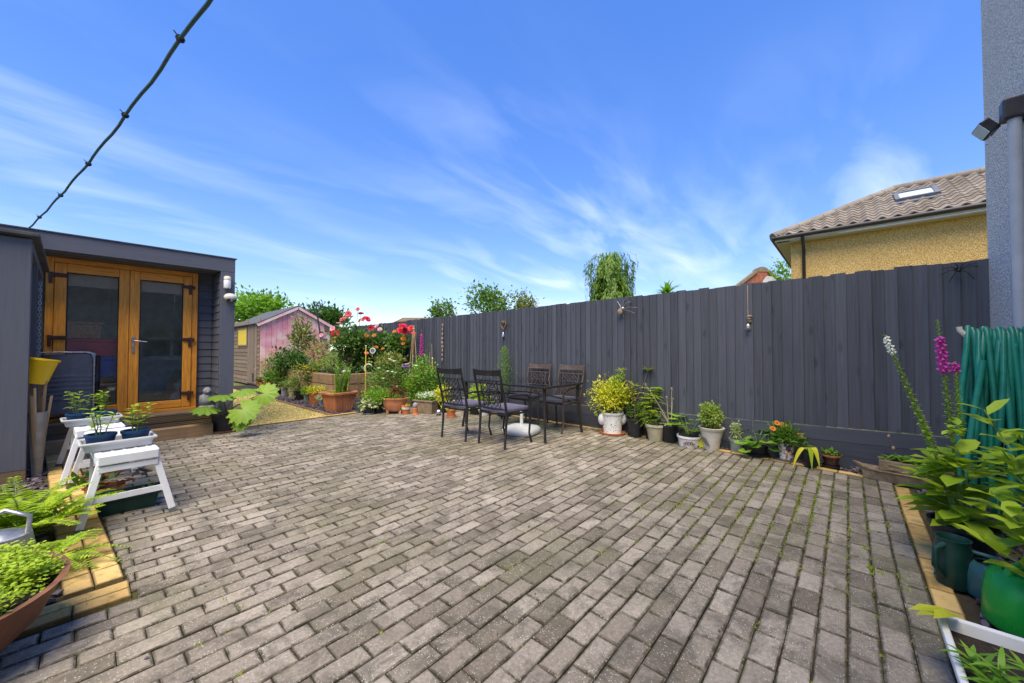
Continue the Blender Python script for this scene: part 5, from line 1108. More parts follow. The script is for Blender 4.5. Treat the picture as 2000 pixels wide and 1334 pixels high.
foxglove_spike(t, (0, 0, zs), dirf(1727, 652, 2.35), .42, 'p_white', r=.0125, ftop=.985, flow=.80); foxglove_spike(t, (.02, 0, zs), dirf(1831, 624, 2.3), .38, 'p_magenta', r=.0145, ftop=.86, flow=.55); foxglove_spike(t, (.03, -.02, zs), dirf(1866, 706, 2.45), .5, 'p_magenta', r=.013, ftop=.99, flow=.85); foxglove_spike(t, (-.02, .02, zs), dirf(1791, 795, 2.35), .55, 'p_white', bells=False)
lb = LB('oval')
for i in range(104):
    a = rd(0, 6.283); h = rd(0, .42) if i < 84 else rd(.3, .62); q = rd(.0, .10); lb.add((q * math.cos(a), q * math.sin(a), zs + h), (math.cos(a), math.sin(a), rd(-.25, .55)), (math.cos(a) * -.4, math.sin(a) * -.4, 1), rd(.11, .23) * (1 if i < 84 else .5), .095 * (1 if i < 84 else .5))
lb.build('foliage', 'lime', t)
def can(name, label, loc, rz, mat, r, h, side=True):
    t = thing(name, label, 'watering can', loc, rz); MB().lathe([(r * .92, 0), (r, .02), (r * .98, h * .6), (r * .86, h * .92), (r * .62, h), (r * .55, h), (r * .55, h * .97), (r * .8, h * .88)], 22, sx=1.15, cap=True).build('body', mat, t)
    MB().tube([(r * .95, 0, h * .25), (r * 1.5, 0, h * .5), (r * 2.2, 0, h * 1.0)], [r * .26, r * .16, r * .12], 10).lathe([(r * .12, 0), (r * .34, .05), (r * .30, .056)], 12, Matrix.Translation((r * 2.2, 0, h)) @ Matrix.Rotation(R(35), 4, 'Y')).build('spout', mat, t)
    MB().tube([(-r * .9, 0, h * .15), (-r * 1.45, 0, h * .45), (-r * 1.4, 0, h * .95), (-r * .7, 0, h * 1.22), (r * .1, 0, h * 1.2), (r * .55, 0, h * .98)] if side else [(-r * .85, 0, h * .84), (-r * .6, 0, h * 1.1), (0, 0, h * 1.18), (r * .5, 0, h * 1.08), (r * .62, 0, h * .95)], r * .13, 8).build('handle', mat, t); return t
can('watering_can', 'bright green plastic watering can at the right edge', (2.86, -.60, 0), R(-50), 'bright_green_plastic', .135, .25, False); can('watering_can', 'teal watering can between dark jug and bright green can', (3.10, -.53, 0), R(-100), 'teal_plastic', .085, .17)
t = thing('plastic_jug', 'tall dark green plastic jug in front of the foxglove pot', 'jug', (3.12, -.405, 0), R(140)); MB().lathe([(.06, 0), (.066, .01), (.07, .2), (.064, .24), (.07, .255), (.062, .255), (.056, .23), (.056, .1), (0, .1)], 20).build('body', 'dark_green_plastic', t); MB().tube([(.06, 0, .225), (.115, 0, .21), (.12, 0, .12), (.066, 0, .06)], .014, 8).build('handle', 'dark_green_plastic', t)
# hose hanger and coiled hose
hu = 4.16; t = thing('hose_hanger', 'cream curved metal hanger arm holding the hose', 'hanger', (hu, -.97, 1.36))
MB().tube([(0, .0, 0), (0, .10, .0), (0, .30, -.004), (0, .345, .01), (0, .372, .05), (0, .375, .075)], .016, 10).build('arm', 'beige_plastic', t); MB().box(-.04, .04, .001, .012, -.09, .05).build('wall_plate', 'beige_plastic', t)
t = thing('garden_hose', 'thick teal green garden hose coiled over the wall hanger', 'hose', (hu, -.97, 0))
for i in range(15):
    y = .05 + i * .0185 + rd(-.004, .004); dr_ = rd(.98, 1.26); w = rd(.10, .17); sh = rd(-.05, .05); pts = []; lx = rd(-.03, .10); topz = 1.392 + (i % 3) * .012
    for j in range(28):
        a = 2 * math.pi * j / 28; fz = (1 - math.cos(a)) / 2; wv = w * (.35 + .65 * math.sin(min(1, fz * 1.6) * math.pi / 2)) if fz < .8 else w
        pts.append((-math.sin(a) * wv * (1 if fz < .6 else 1.1) - lx * fz + sh * fz, y + .06 * fz * math.sin(i * 2.1) + .05 * fz, topz - dr_ * fz ** .92))
    MB().tube(pts, .0165, 10, True).build('coil', 'hose', t)
for i in range(4):
    a0, b0 = rd(-.10, .0), rd(-.24, -.10); y = .12 + .07 * i; MB().tube([(.02, y, 1.40 + .01 * i), (-.03 + a0 * .3, y + .02, 1.30), (a0, y + .05, 1.0), (b0, y + .09, .6), (b0 - .08, y + .1, .34), (b0 - .05, y + .09, .2), (b0 + .05, y + .06, .16), (.06, y + .02, .4), (.12, y, .9), (.09, y - .01, 1.3)], .0165, 10, True).build('coil', 'hose', t)
MB().tube([(-.18, .30, 1.20), (-.24, .36, .8), (-.34, .42, .4), (-.55, .52, .20), (-.86, .60, .10), (-1.02, .62, .03), (-.98, .60, .015), (-.85, .58, .014)], .0165, 10).build('loose_end', 'hose', t); MB().tube([(-.42, .455, .32), (-.49, .49, .25)], .018, 8).build('connector', 'cyan_tape', t)
# leafy shrub in front of the hose
t = thing('leafy_shrub', 'tall leafy lime green stems in front of the hose', 'shrub', (2.60, -.80, 0)); lb = LB('oval'); sl = []
zs = pot(t, .12, .10, .16, 'black_plastic')
for (x, y, dp, n_) in ((1922, 800, 1.95, 20), (1958, 880, 1.8, 18), (1990, 850, 1.9, 18), (1935, 960, 1.75, 16), (1975, 1010, 1.65, 14), (1925, 1060, 1.7, 12)):
    e = D(x, y, dp) - Vector(t.location); pts = curve((rd(-.03, .03), rd(-.03, .03), zs), e, 8, (0, 0, .02), .006); sl.append(pts)
    for j in range(n_): f_ = .40 + .60 * j / (n_ - 1); p = Vector(pts[0]).lerp(e, f_); a = j * 2.4; d = Vector((math.cos(a), math.sin(a), rd(.1, .9))); lb.add(p, d, (-d.x, -d.y, 1), rd(.10, .17), rd(.055, .08))
stems(t, sl, 'greenstem', .006); lb.build('foliage', 'lime', t)
# white trough with lilies
t = thing('planting_trough', 'white plastic trough of narrow leaved lilies in the near corner', 'planter', (1.98, -.47, 0)); hx, hy, h = .33, .20, .20
vs_ = []; 
for (a, b, z_) in ((hx * .9, hy * .85, 0), (hx, hy, h - .03), (hx + .018, hy + .018, h - .03), (hx + .018, hy + .018, h), (hx - .004, hy - .004, h), (hx - .012, hy - .012, h - .05)): vs_ += [(-a, -b, z_), (a, -b, z_), (a, b, z_), (-a, b, z_)]
fs_ = [(4 * j + i, 4 * j + (i + 1) % 4, 4 * j + 4 + (i + 1) % 4, 4 * j + 4 + i) for j in range(5) for i in range(4)] + [(3, 2, 1, 0)]; MB().add(vs_, fs_).build('trough', 'white_plastic', t, bevel=.006); MB().box(-hx + .014, hx - .014, -hy + .014, hy - .014, h - .06, h - .045).build('soil', 'soil', t)
lb = LB('blade'); sl = []
for i in range(22):
    b = Vector((rd(-.30, .16), rd(-.15, .15), h - .05)); e = b + Vector((rd(-.05, .05), rd(-.03, .06), rd(.07, .17))); sl.append(curve(b, e, 4))
    for j in range(16): f_ = .2 + .8 * j / 16; a = j * 2.4; lb.add(b.lerp(e, f_), (math.cos(a), math.sin(a), rd(.1, .7)), (0, 0, 1), rd(.06, .12), .014)
stems(t, sl, 'greenstem', .004); lb.build('foliage', 'fresh', t); lb = LB('oval'); c = Vector((.32, .16, .22))
for a in (-.5, .1, .6): lb.add(c, RT * -1 + Vector((a * .3, a * .5, rd(-.1, .3))), (0, 0, 1), .16, .055)
lb.build('yellow_leaf', 'gold', t)
# wall lamp
t = thing('flood_light', 'small black floodlight on an arm on the pebbledash wall', 'lamp', (4.47, -.97, 2.96)); M = Matrix.Translation((.08, .16, .0)) @ Matrix.Rotation(R(-35), 4, 'X') @ Matrix.Rotation(R(10), 4, 'Z')
MB().box(-.07, .07, -.03, .03, -.055, .055, M).build('housing', 'black_plastic', t, bevel=.008); MB().box(-.06, .06, .0305, .036, -.045, .045, M).build('lamp_glass', 'lamp_glass', t); MB().tube([(0, .0, .0), (.03, .09, .0), (.08, .16, .0)], .010, 8).build('arm', 'black_metal', t); MB().box(-.03, .03, .001, .015, -.04, .04).build('wall_plate', 'black_plastic', t); MB().tube(curve((0, .02, -.03), (.09, .16, -.03), 6, (0, 0, -.07)), .004, 6).build('wire', 'white_plastic', t)
# ------------------------------------------------------------------ left bed: bowl, can, fern
t = thing('shallow_bowl_planter', 'wide rusty terracotta bowl of bright green oregano', 'planter', (-.52, 2.70, 0)); MB().lathe([(.26, 0), (.30, .02), (.40, .13), (.455, .255), (.475, .275), (.45, .275), (.42, .22)], 40).build('bowl', 'terracotta_dark', t); MB().lathe([(.43, .22), (.40, .24), (0, .26)], 30).build('soil', 'soil', t)
lb = LB('oval'); bowl_tufts = [(.43 * math.sqrt(rng.random()), rd(0, 6.283), rng.random()) for _ in range(240)]
for _ in range(17000):
    q, a, tn = rng.choice(bowl_tufts); x = q * math.cos(a) + rng.gauss(0, .022); y = q * math.sin(a) + rng.gauss(0, .022); rr = math.hypot(x, y); b = rd(0, 6.283)
    if rr < .47: lb.add((x, y, .24 + rng.random() ** .6 * (.07 + .07 * tn) * (1.25 - rr)), (math.cos(b), math.sin(b), rd(-.1, .7)), (rng.gauss(0, .3), rng.gauss(0, .3), 1), rd(.011, .021), rd(.010, .016), min(1, max(0, .25 + .5 * tn + rng.gauss(0, .2))))
lb.build('foliage', 'lime', t)
t = thing('watering_can', 'old galvanised watering can behind the rusty bowl', 'watering can', (-.33, 3.50, 0), R(165)); MB().lathe([(.115, 0), (.12, .01), (.118, .12), (.125, .13), (.11, .24), (.10, .245), (.10, .22)], 24, sx=1.15).build('body', 'galv', t)
MB().lathe([(.109, .22), (.07, .26), (0, .268)], 20, sx=1.15).build('half_lid', 'galv', t); MB().tube([(-.11, 0, .2), (-.12, 0, .33), (-.03, 0, .38), (.07, 0, .33), (.10, 0, .23)], .012, 8).build('handle', 'galv', t); MB().tube([(.12, 0, .05), (.22, 0, .16), (.30, 0, .30)], [.03, .02, .015], 10).build('spout', 'galv', t)
t = thing('fern', 'lush bright green fern at the left edge', 'fern', (-.30, 4.02, 0)); lb = LB('dia'); sl = []
for i in range(30):
    a = i * 2.4 + rd(-.2, .2); e = rd(.55, 1.25); sl.append(spray(lb, (rd(-.04, .04), rd(-.04, .04), .04), (math.cos(a) * math.cos(e), math.sin(a) * math.cos(e), math.sin(e)), rd(.45, .68), 26, .135, .024, .38))
stems(t, sl, 'greenstem', .003); lb.build('frond', 'lime', t)
t = thing('fern', 'smaller fern clump beside the rusty bowl', 'fern', (-.16, 3.46, 0)); lb = LB('dia'); sl = []
for i in range(20):
    a = i * 2.4; e = rd(.3, 1.0); sl.append(spray(lb, (0, 0, .03), (math.cos(a) * math.cos(e), math.sin(a) * math.cos(e), math.sin(e)), rd(.28, .42), 22, .065, .016, .55))
stems(t, sl, 'greenstem', .003); lb.build('frond', 'lime', t)
t = thing('glazed_pot', 'small cobalt blue glazed pot half hidden by the fern', 'pot', (-.19, 3.25, 0)); pot(t, .07, .05, .12, 'dark_glass_blue')
t = MB().ball((0, 0, .13), .15, 14, 10, (1.2, .8, .85), .08).build('paper_sack', 'white_sack'); t.location = (-.42, 4.25, 0); tag(t, 'crumpled white sack lying behind the fern fronds', 'sack')
t = thing('log_stump', 'rough grey split log standing at the left edge', 'log', (-.72, 4.75, 0)); MB().tube(curve((0, 0, 0), (.02, 0, .42), 5, jit=.015), [.085, .08, .075, .08, .07, .06], 9).build('log', 'bark', t); MB().tube([(0, 0, .3), (-.1, .04, .46)], [.03, .015], 7).build('branch_stub', 'bark', t)

# ------------------------------------------------------------------ white step platforms with seedlings
def platform(label, y0, y1, x0, x1, rz, first):
    L = y1 - y0; W = x1 - x0; H = .50; t = thing('step_platform', label, 'step platform', ((x0 + x1) / 2, (y0 + y1) / 2, 0), rz, 'white step platforms')
    pl = MB().box(-W / 2 + .05, W / 2 - .05, -L / 2 + .03, L / 2 - .03, H - .012, H)
    for i in range(5): pl.box(-W / 2 + .06 + i * (W - .12) / 4.6, -W / 2 + .075 + i * (W - .12) / 4.6, -L / 2 + .03, L / 2 - .03, H + .0005, H + .004)
    pl.build('deck', 'white_paint', t)
    for sy in (-1, 1): MB().box(-W / 2 + .045, W / 2 - .045, sy * (L / 2 - .015) - .016, sy * (L / 2 - .015) + .016, H - .06, H + .006).build('end_rail', 'white_paint', t, bevel=.006)
    for sx in (-1, 1): MB().box(sx * (W / 2 - .05) - .012, sx * (W / 2 - .05) + .012, -L / 2 + .033, L / 2 - .033, H - .06, H + .003).build('side_rail', 'white_paint', t, bevel=.004)
    for sy in (-1, 1):
        for sx in (-1, 1):
            a = Vector((sx * (W / 2 - .065), sy * (L / 2 - .04), H - .03)); b = Vector((sx * (W / 2 + .035), sy * (L / 2 + .01), .03)); MB().bar(a, b, .042, .026, (0, 1, 0)).build('leg', 'white_paint', t, bevel=.004); MB().bar(b, b + (b - a).normalized() * .034, .046, .03, (0, 1, 0)).build('rubber_foot', 'grey_plastic', t)
            for dz in (.055, .085): MB().lathe([(.006, 0), (.005, .004)], 8, Matrix.Translation(a.lerp(b, dz * 1.6) + Vector((0, -.016 if sy < 0 else .016, 0))) @ Matrix.Rotation(R(90) * (1 if sy < 0 else -1), 4, 'X')).build('rivet', 'chrome', t)
        for hz, ww in ((.41, W - .10), (.20, W - .03)): MB().box(-ww / 2, ww / 2, sy * (L / 2 - .02) - .010, sy * (L / 2 - .02) + .010, hz - .02, hz + .02).build('crossbar', 'white_paint', t)
    for sx in (-1, 1): MB().bar((sx * (W / 2 - .01), -L / 2 + .03, .19), (sx * (W / 2 - .04), -L / 2 + .40, H - .05), .018, .006).build('stay', 'grey_plastic', t)
    return t
platform('white metal step platform nearest the camera holding a seedling tray', 3.98, 5.32, -.035, .375, R(3), True); platform('white step platform farther back near the office step', 5.42, 6.42, -.15, .26, R(3), False)
def tray(loc, rz, label, pots_):
    t = thing('seed_tray', label, 'tray', loc, rz, 'grey seed trays on the platforms'); W, L, H = .40, .25, .075
    tr = MB(); vs_ = []
    for (a, b, z_) in ((W / 2 * .9, L / 2 * .88, 0), (W / 2 * .95, L / 2 * .94, H - .02), (W / 2 + .012, L / 2 + .012, H - .02), (W / 2 + .012, L / 2 + .012, H), (W / 2 - .008, L / 2 - .008, H), (W / 2 - .016, L / 2 - .016, .01)): vs_ += [(-a, -b, z_), (a, -b, z_), (a, b, z_), (-a, b, z_)]
    tr.add(vs_, [(4 * j + i, 4 * j + (i + 1) % 4, 4 * j + 4 + (i + 1) % 4, 4 * j + 4 + i) for j in range(5) for i in range(4)] + [(3, 2, 1, 0), (20, 21, 22, 23)]); tr.build('tray', 'tray_grey', t, bevel=.01)
    for (x, y, lab) in pots_:
        M = Matrix.Rotation(rz, 3, 'Z'); p = Vector(loc) + M @ Vector((x, y, .0115)); q = thing('seedling_pot', lab, 'potted plant', p, rz, 'blue seedling pots on the trays'); z = pot(q, .083, .068, .112, 'blue_plastic', rim=.006, rimh=.02)
        leafy(q, z, rd(.18, .30), .12, 4, 'lime', .062, .030, 12, 'oval', .8, droop=.1)
plain('tray_grey', (.42, .43, .44), .5, .1)
tray((.155, 4.30, .505), R(3), 'grey seed tray at the front of the near platform', [(-.095, -.02, 'blue pot of seedlings on the front tray, left one'), (.095, -.02, 'blue pot of seedlings on the front tray, right one')])
tray((.02, 5.85, .505), R(4), 'grey seed tray on the far platform', [(-.095, 0, 'blue pot on the far tray, left one'), (.095, 0, 'blue pot on the far tray, right one')])
def trough(name, label, loc, rz, L, W, H, mat, slats=False):
    t = thing(name, label, 'planter', loc, rz); vs_ = []
    for (a, b, z_) in ((L / 2 * .86, W / 2 * .8, 0), (L / 2 * .97, W / 2 * .96, H - .03), (L / 2 + .01, W / 2 + .01, H - .03), (L / 2 + .01, W / 2 + .01, H), (L / 2 - .012, W / 2 - .012, H), (L / 2 - .02, W / 2 - .02, H - .05)): vs_ += [(-a, -b, z_), (a, -b, z_), (a, b, z_), (-a, b, z_)]
    MB().add(vs_, [(4 * j + i, 4 * j + (i + 1) % 4, 4 * j + 4 + (i + 1) % 4, 4 * j + 4 + i) for j in range(5) for i in range(4)] + [(3, 2, 1, 0)]).build('trough', mat, t, bevel=.005); MB().box(-L / 2 + .021, L / 2 - .021, -W / 2 + .021, W / 2 - .021, H - .06, H - .04).build('soil', 'soil', t); return t
t = trough('plant_trough', 'dark green plastic trough with cell tray under the platform', (.22, 4.32, 0), R(-4), .36, .23, .14, 'dark_green_plastic')
cg = MB()
for i in range(1, 3): cg.box(-.16 + i * .105, -.15 + i * .105, -.085, .085, .101, .135)
cg.box(-.155, .155, -.005, .005, .101, .133).build('cell_divider', 'black_plastic', t); mound(t, (.1, .05, .135), (.05, .03, .02), 14, 'lime', .04, .02, 'oval', 4)
t = thing('potted_plant', 'dark bronze leaved plant in shallow terracotta pot under the platform', 'potted plant', (.10, 4.78, 0)); z = pot(t, .11, .08, .10, 'terracotta_orange'); lb = LB('lobed')
for i in range(26): a = rd(0, 6.283); q = rd(.02, .22); lb.add((q * math.cos(a), q * math.sin(a), z + rd(.03, .13)), (math.cos(a), math.sin(a), rd(-.2, .2)), (0, 0, 1), rd(.07, .11), .10)
lb.build('foliage', 'bronze', t); mound(t, (0, 0, z + .08), (.2, .2, .06), 40, 'dark', .07, .05, 'oval', 8, name='green_foliage')
# ------------------------------------------------------------------ large leaved pot by the deck
t = thing('potted_plant', 'dark pot on terracotta saucer with huge jagged lime leaves', 'potted plant', spot(438, 845, .12)); z = pot(t, .165, .145, .26, 'pot_charcoal' if 'pot_charcoal' in MATS else 'black_plastic', saucer='terracotta_dark')
leafmat('big_leaf', (.11, .24, .02), (.28, .42, .05))
def big_leaf(t, base, e, nrm_, rr, mat, name='leaf'):
    n_ = 5; e = Vector(e); N = Vector(nrm_).normalized(); X = (Vector((e.x, e.y, 0)).normalized() - N * Vector((e.x, e.y, 0)).normalized().dot(N)).normalized(); Y = N.cross(X); lb_ = MB(); vs_ = [e]; fs_ = []; m = 75
    for ring, f_ in ((0, .45), (1, 1.0)):
        for i in range(m):
            a = -2.75 + 5.5 * i / (m - 1); lobe = .80 + .20 * math.cos(a * n_ * 1.15) ** 2 if True else 1; jag = 1 + (.07 if i % 2 else -.05) * ring; r = rr * f_ * (lobe if ring else 1) * jag
            vs_.append(e + X * (r * math.cos(a)) + Y * (r * math.sin(a)) + N * (-.28 * r * f_ + .03 * rr * math.sin(a * n_ * 2.3) * f_))
    for i in range(m - 1): fs_ += [(0, 1 + i, 2 + i), (1 + i, 1 + m + i, 2 + m + i, 2 + i)]
    lb_.add(vs_, fs_, None, True, rd(.2, .9)); o = lb_.build(name, mat, t, attrs=True); stems(t, [curve(base, e, 6, (0, 0, .03))], 'twig', .008, 'leaf_stalk')
for (x, y, dp, rr, nz) in ((432, 772, 5.75, .20, 1.0), (402, 796, 5.6, .19, .9), (474, 800, 5.5, .23, .55), (475, 762, 5.9, .20, .8), (515, 768, 5.9, .21, .45), (470, 825, 5.5, .14, .5), (420, 790, 6.1, .18, 1)):
    e = D(x, y, dp) - Vector(t.location); big_leaf(t, (rd(-.04, .04), rd(-.04, .04), z), e, (-FW.x * (1 - nz) * 1.3 + rd(-.15, .15), -FW.y * (1 - nz) * 1.3 + rd(-.15, .15), nz), rr, 'big_leaf')
# ------------------------------------------------------------------ pots in front of the raised bed
BG = 'pots in front of the raised bed'
t = thing('square_planter', 'large square ribbed terracotta planter of feathery greenery', 'planter', (3.46, 7.93, 0), R(8), BG); vs_ = []; h = .40
for (a, z_) in ((.185, 0), (.245, h - .05), (.285, h - .048), (.29, h), (.25, h), (.235, h - .06)): vs_ += [(-a, -a, z_), (a, -a, z_), (a, a, z_), (-a, a, z_)]
MB().add(vs_, [(4 * j + i, 4 * j + (i + 1) % 4, 4 * j + 4 + (i + 1) % 4, 4 * j + 4 + i) for j in range(5) for i in range(4)] + [(3, 2, 1, 0)]).build('pot', 'terracotta', t, bevel=.008); MB().box(-.234, .234, -.234, .234, h - .08, h - .06).build('soil', 'soil', t)
for i in range(7):
    f_ = -.9 + 1.8 * i / 6
    for (ax_, sg) in (('x', -1), ('y', -1)):
        a0, a1 = f_ * .18, f_ * .235; p0_, p1_ = ((-.187, a0, .02), (-.246, a1, h - .06)) if ax_ == 'x' else ((a0, -.187, .02), (a1, -.246, h - .06)); MB().bar(p0_, p1_, .014, .010).build('rib', 'terracotta', t)
lb = LB('blade')
for i in range(16):
    b = Vector((rd(-.12, .16), rd(-.14, .14), h - .06)); e = b + Vector((rd(-.08, .08), rd(-.08, .08), rd(.3, .75)))
    for j in range(60): f_ = rng.random(); a = rd(0, 6.28); lb.add(b.lerp(e, f_), (math.cos(a), math.sin(a), rd(.3, 1.3)), (0, 0, 1), rd(.06, .14), .010)
lb.build('foliage', 'fresh', t); grassy(t, (-.05, 0, h - .06), .19, 150, 'lime', .12, .008, .9, 'low_foliage')
def bedpot(name, label, x, y, wpx, hpx, mat, taper=.78, saucer=None, fol=None, cat='potted plant'):
    t, z, r, s_ = pp(name, label, x, y, wpx, hpx, mat, taper, saucer, cat, BG)
    if fol: fol(t, z, r)
    return t, z, r
plain('pot_grey_dark', (.06, .065, .07), .5, .2)
bedpot('potted_plant', 'twiggy half bare plant in charcoal pot right of the square planter', 703, 805, 20, 24, 'pot_grey_dark', .8, 'grey_plastic', lambda t, z, r: (leafy(t, z, .62, .2, 5, 'olive', .05, .022, 6, 'oval', .6, 'twig', .007)))
bedpot('potted_plant', 'pale green hosta in small black pot on a round dish', 720, 810, 21, 14, 'black_plastic', .8, 'grey_plastic', lambda t, z, r: mound(t, (0, 0, z + .06), (.16, .16, .09), 110, 'variegated', .08, .045, 'oval', 14, .4))
bedpot('potted_plant', 'dense bright green parsley mound in black pot', 739, 807, 22, 22, 'black_plastic', .85, None, lambda t, z, r: mound(t, (0, 0, z + .12), (.27, .27, .19), 1500, 'fresh', .05, .026, 'dia', 24))
t = thing('footed_planter', 'long oval terracotta planter on stub feet', 'planter', spot(771, 809, .13), -math.atan2(.7455, .6665) + R(0), BG); MB().lathe([(.15, .05), (.19, .08), (.225, .2), (.245, .285), (.255, .29), (.255, .31), (.235, .31), (.225, .27)], 30, sx=1.0, sy=.62).build('pot', 'terracotta', t); MB().lathe([(.226, .265), (.22, .278), (0, .285)], 26, sy=.6).build('soil', 'soil', t)
for sg in (-1, 1): MB().bar((sg * .12, -.05, 0), (sg * .13, -.05, .075), .05, .05).build('foot', 'terracotta', t, bevel=.008)
grassy(t, (0, 0, .27), .13, 150, 'fresh', .15, .009, 1.0); mound(t, (.02, .02, .42), (.13, .08, .17), 160, 'bronze', .06, .03, 'oval', 8, name='bronze_foliage')
t, z, r = bedpot('potted_plant', 'small two tone terracotta pot of yellow sedum', 793, 809.5, 17, 17, 'terracotta_orange', .8, None, lambda t, z, r: mound(t, (0, 0, z + .01), (.07, .07, .03), 110, 'gold', .025, .015, 'dia', 8)); MB().lathe([(r * .93, z * .62), (r * 1.03, z * .64), (r * 1.07, z), (r * .97, z)], 18, cap=False).build('lime_band', 'cream_glaze', t)
t = thing('garden_ornament', 'small terracotta urn ornament with round stone top', 'ornament', spot(811, 811, .05)); MB().lathe([(.06, 0), (.05, .03), (.04, .05), (.055, .10), (.05, .13), (.03, .14)], 14).build('urn', 'terracotta_orange', t); MB().ball((0, 0, .18), .052, 12, 9, (1, 1, 1.1), .05).build('stone_top', 'stone_grey', t)
t = trough('plant_trough', 'dark brown trough spilling white alyssum', spot(833, 808, .15), R(-75), .48, .26, .26, 'brown_trough' if 'brown_trough' in MATS else 'concrete_brown'); mound(t, (0, 0, .30), (.24, .15, .12), 900, 'fresh', .035, .016, 'dia', 22); mound(t, (0, 0, .36), (.23, .15, .07), 380, 'p_white', .022, .02, 'dia', 16, name='blossom')
t = thing('mirror_ball', 'small silver sphere ornament on the paving edge', 'ornament', spot(857, 812, .05)); MB().ball((0, 0, .06), .055, 18, 12).build('sphere', 'chrome', t); MB().lathe([(.05, 0), (.045, .012), (.03, .016)], 14).build('base', 'black_plastic', t)
bedpot('potted_plant', 'orange rimmed small pot beside the silver sphere', 881, 816, 18, 14, 'terracotta_orange', .8, 'terracotta', lambda t, z, r: mound(t, (0, 0, z + .05), (.09, .09, .07), 90, 'gold', .05, .025, 'oval', 8))
bedpot('potted_plant', 'lime green spiky plant in grey tub behind the oval planter', 800, 790, 20, 24, 'buff_pot', .8, None, lambda t, z, r: (grassy(t, (0, 0, z), .09, 170, 'lime', .42, .014, .35)))
bedpot('potted_plant', 'leafy staked plant in raised black tub', 839, 790, 24, 24, 'black_plastic', .8, None, lambda t, z, r: (mound(t, (0, 0, z + .16), (.24, .24, .16), 420, 'fresh', .08, .035, 'oval', 14), stems(t, [[(0, 0, z), (.0, .0, z + .95)], [(.08, 0, z), (.09, .05, z + 1.15)]], 'cane', .008, 'cane')))
bedpot('potted_plant', 'yellow leaved plant at the table end of the bed', 866, 806, 26, 16, 'black_plastic', .8, None, lambda t, z, r: mound(t, (0, 0, z + .16), (.20, .20, .20), 360, 'gold', .08, .03, 'oval', 12, .5))
bedpot('potted_plant', 'yellow green leafy plant behind the left patio chair', 930, 810, 30, 18, 'black_plastic', .8, None, lambda t, z, r: mound(t, (0, 0, z + .18), (.26, .2, .24), 500, 'lime', .08, .034, 'oval', 16, .5))
bedpot('potted_plant', 'low silvery plant in white pot under the table', 946, 812, 24, 12, 'white_plastic', .8, None, lambda t, z, r: mound(t, (0, 0, z + .05), (.12, .12, .07), 150, 'variegated', .05, .016, 'dia', 8))
# asparagus fern behind the table
t, z, r = bedpot('potted_asparagus', 'tall feathery asparagus plant behind the glass table', 997, 812, 30, 22, 'black_plastic', .8); H_ = 1.12; stems(t, [curve((0, 0, z), (.02, 0, z + H_), 8)], 'greenstem', .008); lb = LB('dia')
for i in range(84):
    f_ = .18 + .82 * i / 84; a = i * 2.4; L_ = (.42 * (1 - f_) + .05) * rd(.8, 1.2); b = Vector((.02 * f_, 0, z + H_ * f_)); d = Vector((math.cos(a), math.sin(a), .75))
    for j in range(11): q = b + d.normalized() * L_ * (j / 11); lb.add(q, (rng.gauss(0, 1), rng.gauss(0, 1), rng.gauss(.4, .8)), (0, 0, 1), rd(.03, .06), .0075)
lb.build('foliage', 'fresh', t); MB().tube(curve((-.14, .05, z - .02), (-.17, .05, z + .42), 4, jit=.01), .012, 6).build('dry_stalk', 'bone_wood', t)
# pots on the slate strip along the path
for (x, y, w, h_, m, lab, mat, L_, rr, hh) in ((519, 757, 34, 10, 'terracotta_orange', 'flat orange dish of fading leaves by the shed', 'bronze', .1, .25, .1), (539, 771, 26, 18, 'black_plastic', 'large black pot with bushy green plant near the compost bay', 'mid', .09, .36, .34), (556, 774, 15, 17, 'stone_grey', 'round grey stone pot beside the large black pot', 'olive', .05, .14, .12), (570, 777, 13, 20, 'buff_pot', 'mossy urn shaped pot with drooping leaves', 'mid', .06, .16, .2), (584, 782, 22, 18, 'black_plastic', 'wide black pot with thin yellow flowering stems', 'olive', .06, .28, .42),
        (599, 785, 13, 18, 'tin', 'narrow grey metal pot on the slate strip', 'fresh', .08, .10, .08), (615, 790, 25, 24, 'terracotta_orange', 'orange terracotta pot of trailing gold leaves', 'gold', .05, .19, .10), (628, 792, 13, 13, 'stone_grey', 'little grey pot with pale yellow flowers', 'variegated', .04, .12, .07)):
    bedpot('potted_plant', lab, x, y, w, h_, m, .8, None, (lambda mat_, L__, r__, h__: (lambda t, z, r: mound(t, (0, 0, z + h__ * .6), (r__, r__, h__), int(260 + 900 * r__), mat_, L__, L__ * .45, 'oval', 14, .4)))(mat, L_, rr, hh))
# ------------------------------------------------------------------ planting in and around the raised bed
def shrub(label, x, ytop, ybot, wpx, dp, mat, n_, L, W, kind='oval', clumps=20, name='shrub', zb=None, spread=.32, stem='twig'):
    s_ = dp / FPX; p = D(x, 683, dp); zt_ = CAM_H + (683 - ytop) * s_; zlo = CAM_H + (683 - ybot) * s_; z0 = zlo if zb is None else zb; t = thing(name, label, 'shrub', (p.x, p.y, z0)); r = wpx / 2 * s_
    mound(t, (0, 0, (zt_ + zlo) / 2 - z0), (r, r, (zt_ - zlo) / 2), n_, mat, L, W, kind, clumps, .3, spread)
    stems(t, [curve((rd(-.05, .05), rd(-.05, .05), 0), (r * .6 * math.cos(a), r * .6 * math.sin(a), (zt_ - z0) * .75), 4, jit=.03) for a in np.linspace(0, 5.4, 6)], stem, .012); return t, s_
def dots(t, pts, mat, r, name='blossom'):
    lb = LB('petal')
    for p in pts:
        for i in range(6): a = i * 1.05; lb.add(p, (math.cos(a), math.sin(a), rd(.1, .7)), (0, 0, 1), r, r * .9)
    return lb.build(name, mat, t)
